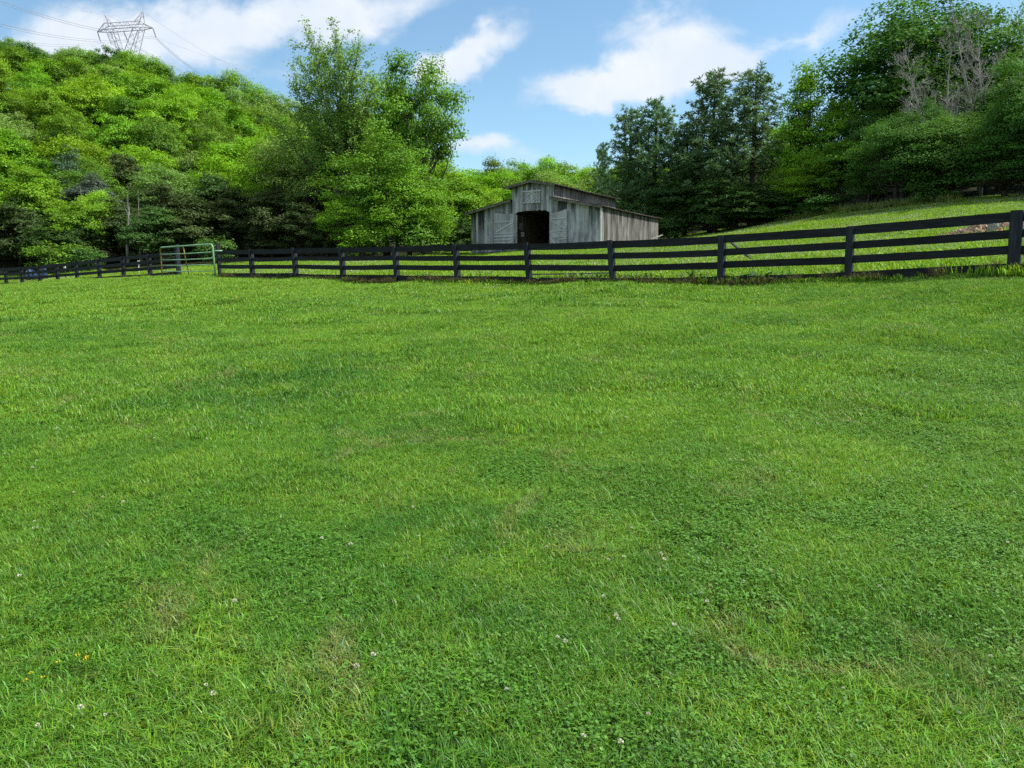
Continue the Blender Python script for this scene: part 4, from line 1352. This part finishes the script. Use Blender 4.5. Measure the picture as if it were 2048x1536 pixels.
# brush pile
q = hit(1962, 466, 16, 60); BY_ = q.y; g0 = q.z
bp_ = empty('brush_pile', (q.x, BY_, g0))
rs = np.random.default_rng(5)
Pq = np.stack([rs.uniform(-1.5, 1.6, 2600), rs.normal(size=2600) * .4, np.zeros(2600)], 1)
hh = .34 * np.clip(1 - (np.abs(Pq[:, 0] - .3) / 1.9) ** 2, 0, 1) * np.exp(-(Pq[:, 1] / .55) ** 2)
gl = ground_np(Pq[:, 0] + q.x, Pq[:, 1] + BY_) - g0
Pq[:, 2] = gl + hh * rs.uniform(.1, 1.1, 2600)
Lq = rs.uniform(.1, .4, 2600)
Cq = np.array([[.34, .25, .18]]) * tint(2600, rs, .35, .1)
link(bpy.data.objects.new('sticks', quads_mesh('sticks', leaf_quads(Pq, rs.normal(size=(2600, 3)) + np.array([0, -.3, .8]), Lq, Lq * .16, rs), Cq, mat_foliage('dry_stick', .05, .03, True))), bp_)
tag(bp_, 'low pale brown pile of brush in the right field behind the fence', 'brush pile')

# ------------------------------------------------------------------ pylon and lines
TY = 258.0


def tp(px, py, dy=0.0):
    v = at(px, py, TY)
    return Vector((v.x, v.y + dy, v.z))


tb = at(250, 150, TY); tb.z = gz(tb.x, TY)
pyl = empty('power_pylon', tb)
HW = 1.5
hm = {}


def strut(mb, a, b, r=.17):
    mb.tube([a - tb, b - tb], r, 5)


def truss(name, chords, nseg, r=.11, rd=.05):
    """chords: list of (start,end) for a lattice box; struts between neighbours"""
    mb = MB()
    for a, b in chords:
        strut(mb, a, b, r)
    m_ = len(chords)
    for c in range(m_):
        a0, a1 = chords[c]; b0, b1 = chords[(c + 1) % m_]
        for s in range(nseg):
            f0, f1 = s / nseg, (s + 1) / nseg
            if s % 2:
                strut(mb, a0.lerp(a1, f0), b0.lerp(b1, f1), rd)
            else:
                strut(mb, b0.lerp(b1, f0), a0.lerp(a1, f1), rd)
    return mb.build(name, M['steel'], pyl)


# bridge
truss('bridge', [(tp(213, 49.5, -HW), tp(283, 45, -HW)), (tp(213, 49.5, HW), tp(283, 45, HW)), (tp(213, 62, HW), tp(283, 57, HW)), (tp(213, 62, -HW), tp(283, 57, -HW))], 9)
truss('arm', [(tp(213, 49.5, -HW), tp(194.7, 63.7)), (tp(213, 49.5, HW), tp(194.7, 63.7)), (tp(213, 62, HW), tp(194.7, 63.9)), (tp(213, 62, -HW), tp(194.7, 63.9))], 4)
truss('arm', [(tp(283, 45, -HW), tp(306, 55.7)), (tp(283, 45, HW), tp(306, 55.7)), (tp(283, 57, HW), tp(306, 55.9)), (tp(283, 57, -HW), tp(306, 55.9))], 4)
truss('peak', [(tp(213, 50, -HW), tp(209, 28)), (tp(213, 50, HW), tp(209, 28)), (tp(226, 51, HW), tp(209, 28)), (tp(226, 51, -HW), tp(209, 28))], 3)
truss('peak', [(tp(272, 46, -HW), tp(286, 22.5)), (tp(272, 46, HW), tp(286, 22.5)), (tp(285, 46, HW), tp(286, 22.5)), (tp(285, 46, -HW), tp(286, 22.5))], 3)
truss('leg', [(tp(216, 61, -HW), tp(228, 92, -HW * 1.1)), (tp(216, 61, HW), tp(228, 92, HW * 1.1)), (tp(230, 60, HW), tp(244, 104, HW * 1.1)), (tp(230, 60, -HW), tp(244, 104, -HW * 1.1))], 5)
truss('leg', [(tp(271, 57, -HW), tp(254, 104, -HW * 1.1)), (tp(271, 57, HW), tp(254, 104, HW * 1.1)), (tp(285, 57, HW), tp(273, 107, HW * 1.1)), (tp(285, 57, -HW), tp(273, 107, -HW * 1.1))], 5)
wl, wr = tp(238, 106), tp(266, 106)
bw = 4.5
truss('body', [(wl + Vector((0, -HW, 0)), tb + Vector((-bw, -bw, -1))), (wl + Vector((0, HW, 0)), tb + Vector((-bw, bw, -1))), (wr + Vector((0, HW, 0)), tb + Vector((bw, bw, -1))), (wr + Vector((0, -HW, 0)), tb + Vector((bw, -bw, -1)))], 6, .2, .12)
INS = [(tp(195.3, 65), tp(201, 83)), (tp(247, 62), tp(254.5, 80)), (tp(306, 57), tp(312, 74.5))]
for a_, b_ in INS:
    mb = MB(); n_ = 13
    ps, rr = [], []
    for q in range(n_ * 2):
        ps.append(a_.lerp(b_, q / (n_ * 2 - 1)) - tb); rr.append(.20 if q % 2 else .09)
    mb.tube(ps, rr, 7); mb.build('insulator', M['insulator'], pyl)
tag(pyl, 'pale lattice steel pylon with two peaks standing behind the wooded hill crest', 'pylon')


def catenary(a, b, sag, n=22):
    return [a.lerp(b, i / n) - Vector((0, 0, sag * 4 * (i / n) * (1 - i / n))) for i in range(n + 1)]


WIRES = [((200, 83), (-160, 38), (470, 165), 'lower left', 1.2), ((254, 80), (-160, -2), (520, 190), 'middle', 1.2), ((312, 74.5), (-160, -60), (470, 172), 'right', 1.2)]
for (px, py), l_, r_, nm, dv in WIRES:
    for q, dz in ((0, 0), (1, -.55)):
        c_ = tp(px, py) + Vector((0, 0, dz))
        A_ = at(l_[0], l_[1], 170) + Vector((0, 0, dz)); B_ = at(r_[0], r_[1], 330) + Vector((0, 0, dz))
        mb = MB(); pts = catenary(A_, c_, 2.5) + catenary(c_, B_, 3)[1:]
        mb.tube([p_ - c_ for p_ in pts], .06, 4)
        o = mb.build('power_line', M['cable']); o.location = c_
        tag(o, f'{"upper" if q == 0 else "lower"} cable of the pair hung from the {["left", "centre", "right"][WIRES.index(((px, py), l_, r_, nm, dv))]} insulator of the pylon', 'power line', 'power lines')
for (px, py), l_, r_, nm in [((209, 28), (-160, -90), (520, 140), 'left'), ((286, 22.5), (-100, -110), (520, 155), 'right')]:
    c_ = tp(px, py); mb = MB()
    pts = catenary(at(l_[0], l_[1], 170), c_, 2) + catenary(c_, at(r_[0], r_[1], 330), 2)[1:]
    mb.tube([p_ - c_ for p_ in pts], .035, 4)
    o = mb.build('power_line', M['cable']); o.location = c_
    tag(o, f'single thin wire running over the {nm} peak of the pylon', 'power line', 'power lines')

# ------------------------------------------------------------------ grass
HID = bpy.data.collections.new('grass kinds')            # not linked: only instanced


def blades(name, seed, n, rad, h, w, mat, lean=.5, straw=.06, hv=.35, curl=.5, sm=(2.3, 1.4, 2.2)):
    rs = np.random.default_rng(seed)
    r = rad * np.sqrt(rs.uniform(0, 1, n)) * (1 - .12 * rs.uniform(0, 1, n))
    th = rs.uniform(0, 6.283, n)
    # clumped roots
    k = max(6, n // 30)
    cxy = np.stack([rad * np.sqrt(rs.uniform(0, 1, k)) * np.cos(a0 := rs.uniform(0, 6.283, k)), rad * np.sqrt(rs.uniform(0, 1, k)) * np.sin(a0)], 1)
    base = np.stack([r * np.cos(th), r * np.sin(th)], 1)
    pick = rs.random(n) < .55
    ci = rs.integers(0, k, n)
    base[pick] = cxy[ci[pick]] + rs.normal(size=(pick.sum(), 2)) * rad * .035
    hd = rs.uniform(0, 6.283, n)
    d = np.stack([np.cos(hd), np.sin(hd)], 1)
    H_ = h * np.clip(1 + rs.normal(size=n) * hv, .3, 2.4)
    ln = H_ * lean * rs.uniform(.1, 1.6, n)
    W_ = w * rs.uniform(.6, 1.4, n)
    s = np.stack([-d[:, 1], d[:, 0]], 1) * W_[:, None] / 2
    rot = rs.uniform(-.8, .8, n)
    z0 = -.012
    V = np.zeros((n, 5, 3))
    V[:, 0, :2] = base - s; V[:, 1, :2] = base + s; V[:, :2, 2] = z0
    m_ = base + d * (ln * .35)[:, None]
    V[:, 2, :2] = m_ + s * .85; V[:, 3, :2] = m_ - s * .85
    V[:, 2, 2] = V[:, 3, 2] = H_ * .62
    V[:, 4, :2] = base + d * ln[:, None]; V[:, 4, 2] = H_ * (1 - curl * .35 * rs.uniform(0, 1, n))
    c = tint(n, rs, .40, .12)
    sw = rs.random(n) < straw
    c[sw] = np.array(sm) * rs.uniform(.6, 1.1, (sw.sum(), 1))
    bl_ = rs.random(n) < .12
    c[bl_] *= np.array([.9, 1.05, 2.2])
    col = np.repeat(c, 5, 0).reshape(n, 5, 3)
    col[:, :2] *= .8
    i5 = np.arange(n)[:, None] * 5
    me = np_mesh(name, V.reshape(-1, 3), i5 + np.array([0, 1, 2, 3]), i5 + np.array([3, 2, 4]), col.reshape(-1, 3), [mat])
    o = bpy.data.objects.new(name, me); HID_cur.objects.link(o)
    return o


def clover_patch(name, seed, n, rad):
    rs = np.random.default_rng(seed)
    r = rad * rs.uniform(0, 1, n) ** .6; th = rs.uniform(0, 6.283, n)
    Q, C = [], []
    ctr = np.stack([r * np.cos(th), r * np.sin(th), rs.uniform(.025, .062, n) * (1.1 - .4 * r / rad)], 1)
    for k in range(3):
        a = rs.uniform(0, .3, n) + k * 2.094 + rs.uniform(0, 6.28, n)[0] + th * 3
        L = rs.uniform(.0065, .0125, n)
        d = np.stack([np.cos(a), np.sin(a), rs.uniform(-.1, .35, n)], 1)
        s = np.stack([-np.sin(a), np.cos(a), rs.normal(size=n) * .2], 1)
        L = L[:, None]
        p0 = ctr; 
        Q.append(np.stack([p0, p0 + d * L * .8 + s * L * .55, p0 + d * L * 1.15, p0 + d * L * .8 - s * L * .55], 1))
        C.append(np.array([[.078, .205, .020]]) * tint(n, np.random.default_rng(seed), .22, .08))
    me = quads_mesh(name, np.concatenate(Q), np.vstack(C), M['clover'])
    o = bpy.data.objects.new(name, me); HID_cur.objects.link(o)


def scatter(name, coll, pts, rots, scl, idx, label=None):
    me = bpy.data.meshes.new(name)
    me.vertices.add(len(pts)); me.vertices.foreach_set('co', np.asarray(pts, np.float32).ravel())
    a = me.attributes.new('rot', 'FLOAT_VECTOR', 'POINT'); a.data.foreach_set('vector', np.asarray(rots, np.float32).ravel())
    a = me.attributes.new('scl', 'FLOAT_VECTOR', 'POINT'); a.data.foreach_set('vector', np.asarray(scl, np.float32).ravel())
    a = me.attributes.new('idx', 'INT', 'POINT'); a.data.foreach_set('value', np.asarray(idx, np.int32))
    o = link(bpy.data.objects.new(name, me))
    nt = bpy.data.node_groups.new(name, 'GeometryNodeTree')
    nt.interface.new_socket('Geometry', in_out='INPUT', socket_type='NodeSocketGeometry')
    nt.interface.new_socket('Geometry', in_out='OUTPUT', socket_type='NodeSocketGeometry')
    gi = nt.nodes.new('NodeGroupInput'); go_ = nt.nodes.new('NodeGroupOutput')
    ci = nt.nodes.new('GeometryNodeCollectionInfo'); ci.inputs[0].default_value = coll; ci.inputs['Separate Children'].default_value = True; ci.inputs['Reset Children'].default_value = True
    iop = nt.nodes.new('GeometryNodeInstanceOnPoints'); iop.inputs['Pick Instance'].default_value = True
    L = nt.links.new
    L(gi.outputs[0], iop.inputs['Points']); L(ci.outputs[0], iop.inputs['Instance'])
    for nm, ty, sk in (('idx', 'INT', 'Instance Index'), ('rot', 'FLOAT_VECTOR', 'Rotation'), ('scl', 'FLOAT_VECTOR', 'Scale')):
        na_ = nt.nodes.new('GeometryNodeInputNamedAttribute'); na_.data_type = ty; na_.inputs[0].default_value = nm
        L(na_.outputs['Attribute'], iop.inputs[sk])
    L(iop.outputs[0], go_.inputs[0])
    md = o.modifiers.new('scatter', 'NODES'); md.node_group = nt
    tag(o, label, None, None, 'stuff')
    return o


def sin_noise(x, y, s, ph):
    return (np.sin(x * s + ph + 1.7 * np.sin(y * s * .7 + ph * 2)) * np.sin(y * s * 1.1 + ph * .6 + 1.3 * np.sin(x * s * .8))) * .5 + .5


def jgrid(x0, x1, y0, y1, sp):
    nx, ny = int((x1 - x0) / sp) + 1, int((y1 - y0) / sp) + 1
    gx_, gy_ = np.meshgrid(x0 + np.arange(nx) * sp, y0 + np.arange(ny) * sp)
    gx_ = gx_ + rng.uniform(-.5, .5, gx_.shape) * sp; gy_ = gy_ + rng.uniform(-.5, .5, gy_.shape) * sp
    return gx_.ravel(), gy_.ravel()


def tilt_rots(x, y):
    e = .25
    zx = (ground_np(x + e, y) - ground_np(x - e, y)) / (2 * e); zy = (ground_np(x, y + e) - ground_np(x, y - e)) / (2 * e)
    out_ = []
    for a_, b_ in zip(zx, zy):
        m_ = Vector((-a_, -b_, 1)).to_track_quat('Z', 'Y').to_matrix() @ Matrix.Rotation(R.uniform(0, 6.283), 3, 'Z')
        out_.append(tuple(m_.to_euler()))
    return np.array(out_)


def lay(name, coll, x, y, nvar, zs=None, label=None, sxy=1.0, idx=None):
    pts = np.stack([x, y, ground_np(x, y)], 1)
    s = np.ones((len(x), 3)) * sxy
    if zs is not None:
        s[:, 2] *= zs
    return scatter(name, coll, pts, tilt_rots(x, y), s, rng.integers(0, nvar, len(x)) if idx is None else idx, label)


GR = []
# A: nearest lawn, blade by blade
HID_cur = bpy.data.collections.new('near blades')
for s in range(6):
    blades(f'blade_patch_{s}', 600 + s, 2600, .36, .034, .0034, M['grass'], 1.0, .07)
x, y = jgrid(-7, 7, 1.6, 7.4, .27)
k = (np.abs(x) < .72 * y + .8)
x, y = x[k], y[k]
h = .46 + .72 * sin_noise(x, y, 1.9, .4) * (.5 + .8 * sin_noise(x, y, 4.3, 2))
lay('grass', HID_cur, x, y, 6, h, 'mown green lawn grass close to the camera')
# longer bluish tufts sticking out of the lawn
HID_cur = bpy.data.collections.new('tufts')
for s in range(4):
    blades(f'tuft_{s}', 640 + s, 50, .08, .052, .0036, M['grass'], .9, .14)
x, y = jgrid(-12, 12, 1.8, 14, .30)
k = (np.abs(x) < .72 * y + .8) & (rng.random(len(x)) < .10 + .4 * (sin_noise(x, y, 1.3, 3.3) > .62)) & (fence_side(x, y) < -.3)
x, y = x[k], y[k]
lay('grass', HID_cur, x, y, 4, rng.uniform(.55, 1.15, len(x)), 'longer loose grass tufts scattered through the lawn', rng.uniform(.8, 1.5, (len(x), 1)))
# clover
HID_cur = bpy.data.collections.new('clover')
for s in range(4):
    clover_patch(f'clover_{s}', 660 + s, 250, .27)
x, y = jgrid(-10, 10, 1.7, 11, .26)
dens_ = sin_noise(x, y, .95, 5.1) * .7 + .3 * sin_noise(x, y, 2.6, 1.0) + .16 * np.clip(x / (y * .6), -1, 1)
k = (np.abs(x) < .72 * y + .6) & (dens_ > .66 + rng.normal(size=len(x)) * .17) & (fence_side(x, y) < -.3)
x, y = x[k], y[k]
lay('clover', HID_cur, x, y, 4, rng.uniform(.7, 1.15, len(x)), 'clover leaves matted in the lawn')
# B: middle lawn
HID_cur = bpy.data.collections.new('middle blades')
for s in range(6):
    blades(f'blade_patch_{s}', 620 + s, 3000, .75, .040, .0060, M['grass'], .9, .07)
x, y = jgrid(-14, 14, 6.6, 17, .52)
k = (np.abs(x) < .74 * y + 1.2) & (fence_side(x, y) < -.1)
x, y = x[k], y[k]
h = .6 + .8 * sin_noise(x, y, 1.9, .4) * (.5 + .8 * sin_noise(x, y, 4.3, 2))
lay('grass', HID_cur, x, y, 6, h, 'mown green lawn grass in the middle distance')
# C: far lawn to the fence
HID_cur = bpy.data.collections.new('far blades')
for s in range(5):
    blades(f'blade_patch_{s}', 680 + s, 3600, 1.45, .046, .0115, M['grass'], .7, .08)
x, y = jgrid(-46, 18, 16, 56, 1.0)
k = (np.abs(x) < .76 * y + 2) & (fence_side(x, y) < -.5)
x, y = x[k], y[k]
h = .65 + .7 * sin_noise(x, y, 1.1, .4)
lay('grass', HID_cur, x, y, 5, h, 'sunlit lawn grass reaching the black fence')
# field behind the fence
HID_cur = bpy.data.collections.new('field blades')
for s in range(5):
    blades(f'field_patch_{s}', 700 + s, 2600, 1.6, .10, .02, M['field'], .6, .08)
x, y = jgrid(-62, 48, 10, 84, 1.15)
bl = (x - BO.x) * BX.x + (y - BO.y) * BX.y; bm = (x - BO.x) * BY.x + (y - BO.y) * BY.y
inb = (bl > -11.9) & (bl < .9) & (bm > -.9) & (bm < 12.4)
thin = np.clip(1.2 - np.abs(bl + 3.2) / 4.0, 0, 1) * np.clip(1 - np.abs(bm + 1.0) / 3.0, 0, 1)
k = (np.abs(x) < .76 * y + 2) & (fence_side(x, y) > .55) & (wood_side(x, y) < 1.0) & ~inb & (rng.random(len(x)) > thin * 1.2)
x, y = x[k], y[k]
h = .6 + .8 * sin_noise(x, y, .8, .4)
lay('grass', HID_cur, x, y, 5, h, 'bright field grass between the fence and the woods')
# white clover in bloom across the field: uncountable
HID_cur = bpy.data.collections.new('bloom')
for s in range(3):
    rs = np.random.default_rng(720 + s); n = 46
    Pp = np.stack([rs.normal(size=n) * .55, rs.normal(size=n) * .55, rs.uniform(.10, .17, n)], 1)
    Q = []
    for q in range(3):
        Q.append(leaf_quads(Pp, rs.normal(size=(n, 3)) + np.array([0, 0, .6]), .034, .03, rs))
    me = quads_mesh(f'bloom_{s}', np.concatenate(Q), np.ones((n * 3, 3)), M['petal'])
    HID_cur.objects.link(bpy.data.objects.new(f'bloom_{s}', me))
x, y = jgrid(-40, 45, 12, 70, .9)
bn = sin_noise(x, y, .31, 1.2) * .65 + .35 * sin_noise(x, y, .9, 4)
dist = fence_side(x, y)
k = (np.abs(x) < .76 * y) & (dist > 1.2) & (wood_side(x, y) < -1.5) & (bn + .10 * (x > 3) > .55 + .1 * rng.normal(size=len(x))) & ~((np.abs((x - BO.x) * BX.x + (y - BO.y) * BX.y + 6) < 7) & (np.abs((x - BO.x) * BY.x + (y - BO.y) * BY.y - 4) < 7))
x, y = x[k], y[k]
lay('clover_bloom', HID_cur, x, y, 3, None, 'white clover blooming in bands across the field')
# pale tall grass fringing the wood on the right and dry tufts along the fence foot
HID_cur = bpy.data.collections.new('tall grass')
m_tall = mat_grass('tall_grass', (.12, .22, .03), (.16, .26, .04), (.22, .29, .05), (.28, .29, .10))
for s in range(4):
    blades(f'tall_{s}', 740 + s, 260, .5, .42, .018, m_tall, .5, .25, sm=(1.5, 1.2, 1.2))
u = rng.uniform(.34, .57, 230)
Yt = np.interp(u, TLU, TLY) - 1.6 + rng.normal(size=230) * .45
x, y = u * Yt, Yt
lay('tall_grass', HID_cur, x, y, 4, rng.uniform(.5, 1.3, len(x)), 'pale tall grass fringing the dark wood')
HID_cur = bpy.data.collections.new('dry tufts')
m_dry = mat_grass('dry_grass', (.06, .10, .02), (.10, .13, .035), (.15, .15, .06), (.17, .145, .085), gloss=.01)
for s in range(4):
    blades(f'dry_{s}', 760 + s, 150, .16, .15, .006, m_dry, 1.1, .5, sm=(1.7, 1.4, 1.2))
pf = [at(2037, 500, fence_depth(0)), at(435, 500, fence_depth(10))]
xs, ys = [], []
for q in range(420):
    f_ = rng.uniform(-.12, 2.15)
    p_ = pf[0].lerp(pf[1], f_)
    if .985 < f_ < 1.14:
        continue
    o_ = rng.normal() * .12 - .08
    xs.append(p_.x + nF.x * o_); ys.append(p_.y + nF.y * o_)
x, y = np.array(xs), np.array(ys)
lay('dry_grass', HID_cur, x, y, 4, rng.uniform(.4, 1.3, len(x)), 'straw-coloured grass left along the foot of the fence')

# ------------------------------------------------------------------ weeds at the fence foot


def weed_mesh(seed, n, h, L, Wd, spread):
    rs = np.random.default_rng(seed)
    V, F4, C = [], [], []
    for i in range(n):
        th = rs.uniform(0, 6.283); el = rs.uniform(.15, 1.0)
        l = L * rs.uniform(.6, 1.3); w = Wd * rs.uniform(.7, 1.3)
        z0 = h * rs.uniform(0, .8) * (rs.random() < .75)
        b0 = np.array([rs.normal() * spread, rs.normal() * spread, z0])
        d = np.array([math.cos(th), math.sin(th), 0]); s = np.array([-math.sin(th), math.cos(th), 0])
        k0 = len(V)
        for q in range(5):
            f_ = q / 4
            p = b0 + d * l * f_ * math.cos(el * (1 - f_ * .7)) + np.array([0, 0, l * (math.sin(el) * f_ - .45 * f_ * f_)])
            ww = w * math.sin(math.pi * (.08 + .9 * f_) ** .8) * .5 + .002
            V += [p - s * ww + np.array([0, 0, ww * .25]), p + s * ww + np.array([0, 0, ww * .25])]
        for q in range(4):
            a_ = k0 + q * 2
            F4.append((a_, a_ + 1, a_ + 3, a_ + 2))
        C += [np.array([.062, .145, .020]) * tint(1, rs, .2, .1)[0]] * 10
        k1 = len(V)
        V += [np.array([-.003, 0, -.02]), np.array([.003, 0, -.02])]
        F4.append((k1, k1 + 1, k0 + 1, k0)); C += [np.array([.08, .14, .03])] * 2
    return np_mesh('leaves', np.array(V), F4, None, np.array(C), [M['clover']], True)


WK = [weed_mesh(801, 46, .30, .17, .07, .12), weed_mesh(802, 34, .16, .24, .13, .12), weed_mesh(803, 40, .22, .14, .055, .16), weed_mesh(804, 18, .5, .26, .08, .05)]
WPOS = [(1080, 0), (1105, 2), (1140, 0), (1172, 2), (1198, 0), (1250, 0), (1275, 2), (1298, 0), (1320, 0), (1345, 2), (1368, 0), (1386, 3), (1405, 0), (1428, 2), (1470, 1), (1492, 1), (1515, 2), (1540, 1), (1562, 2), (960, 2), (990, 0), (1010, 2), (1030, 2), (845, 2), (570, 0), (590, 2), (1660, 2), (1690, 0)]
WD = {0: 'leafy', 1: 'broad-leaved', 2: 'low spreading', 3: 'tall upright dock'}
cnt = {}
for px, kd in WPOS:
    # solve for the fence depth under this pixel column
    lo = min(range(11), key=lambda q: abs(RIGHT_POSTS[q][1] - px))
    kk = np.interp(-px, [-p_[1] for p_ in RIGHT_POSTS], [p_[0] for p_ in RIGHT_POSTS])
    Y = fence_depth(kk) + .22
    a, _ = ray(px, 556)
    g_ = Vector((a * Y, Y, gz(a * Y, Y)))
    o = link(bpy.data.objects.new('weed', WK[kd])); o.location = g_; o.rotation_euler = (0, 0, R.uniform(0, 6.28))
    s_ = R.uniform(.85, 1.25); o.scale = (s_, s_, s_ * R.uniform(.8, 1.2))
    bay = int(kk)
    wh = ['right edge post', 'second post from right', 'third post from right', 'fourth post from right', 'fifth post from right', 'sixth post from right', 'seventh post from right', 'eighth post from right', 'ninth post from right', 'the post beside the gate'][bay]
    cnt.setdefault((kd, wh), []).append((px, o))
for (kd, wh), it in cnt.items():
    it.sort()
    for q, (px, o) in enumerate(it):
        pre = '' if len(it) == 1 else ORD[q] + ' '
        tag(o, f'{pre}{WD[kd]} weed at the fence foot left of {wh}', 'weed', 'weeds along the fence foot')

# ------------------------------------------------------------------ flowers in the lawn
def flower_mesh(seed, yellow=False):
    rs = np.random.default_rng(seed)
    mb = MB(); mb.m = 0
    hgt = .075
    mb.tube([(0, 0, -.02), (.004, 0, hgt * .5), (0, 0, hgt)], .0013, 4, (1, 1, 1))
    n = 60 if not yellow else 26
    d = unit(rs.normal(size=(n, 3)) + np.array([0, 0, .35])); d[:, 2] = np.abs(d[:, 2]) * (1 if not yellow else .35) - (.2 if not yellow else 0); d = unit(d)
    P0 = np.array([0, 0, hgt + .003]) + d * .0045; L = rs.uniform(.006, .0095, n)
    mb.m = 1
    s = unit(np.cross(d, rs.normal(size=(n, 3)))) * .0024
    for q in range(n):
        p = P0[q]; e_ = p + d[q] * L[q]
        mb.add([p - s[q] * .5, e_ - s[q], e_ + d[q] * .0015, e_ + s[q]], [(0, 1, 2, 3)], (1, 1, 1))
    return mb.mesh('clover_flower', [M['stem'], M['yellow' if yellow else 'petal']])


FM = [flower_mesh(900 + q) for q in range(4)]; YM = [flower_mesh(920 + q, True) for q in range(2)]
WHITE = [(1008, 1088), (1093, 1106), (1264, 1061), (1244, 1120), (1215, 1123), (1318, 1122), (1331, 1132), (1415, 1127), (1400, 1194), (1417, 1215), (1230, 1241), (1238, 1252), (1112, 1287), (1128, 1300), (1013, 1397), (1292, 1438), (1166, 1490), (1244, 1510), (1208, 1205), (1490, 1173), (1350, 1266),
         (73, 1043), (41, 1165), (67, 1059), (78, 1058), (213, 1435), (161, 1441), (415, 1378), (464, 1220), (431, 1404), (2, 1434), (77, 1461),
         (1878, 801), (1969, 839), (1941, 859), (1897, 876), (1876, 893), (1800, 818), (1717, 823), (1712, 844), (1697, 840), (1614, 818), (1574, 843), (1633, 849), (1602, 859), (1471, 853), (1547, 713), (1578, 709), (1694, 693), (1707, 692), (1569, 775), (1549, 767), (1506, 874), (1520, 878), (1521, 915), (1514, 895), (1486, 923), (1470, 919), (1458, 926), (1452, 900), (1578, 949), (1739, 956), (1849, 982), (2028, 988), (1926, 911), (1590, 933), (1874, 904), (1822, 785),
         (355, 754), (278, 771), (233, 765), (497, 812), (500, 845), (483, 837), (478, 808), (86, 801), (52, 774), (85, 757), (45, 742), (12, 908), (73, 923), (69, 933), (65, 941), (363, 940), (341, 635), (376, 641), (413, 881), (308, 877), (110, 823), (117, 859), (432, 651), (451, 648),
         (835, 1078), (826, 1020), (905, 1052), (640, 1085), (700, 1100), (745, 1330), (712, 1352), (1690, 1388), (1917, 1436), (1262, 820), (1250, 836), (1286, 860), (1238, 822), (1200, 870), (150, 985), (205, 1000), (250, 1010), (1980, 1330), (1760, 1180), (2010, 1090)]
for px, py in WHITE:
    g_ = hit(px, py + 12)
    o = link(bpy.data.objects.new('clover_flower', R.choice(FM))); o.location = g_
    s_ = R.uniform(.45, .8) * (1 + max(0, g_.y - 6) * .03); o.scale = (s_, s_, s_); o.rotation_euler = (R.uniform(-.2, .2), R.uniform(-.2, .2), R.uniform(0, 6))
    tag(o, 'small white clover flower head standing in the mown lawn', 'flower', 'white clover flowers in the lawn')
for px, py in [(120, 1348), (158, 1331), (177, 1333), (173, 1339), (65, 1367), (89, 1375), (54, 1384)]:
    g_ = hit(px, py + 14)
    o = link(bpy.data.objects.new('yellow_flower', R.choice(YM))); o.location = g_; o.rotation_euler = (0, 0, R.uniform(0, 6))
    o.scale = (.55, .55, .8)
    tag(o, 'tiny yellow flower in the patch at the lower left of the lawn', 'flower', 'yellow flowers in the lawn')
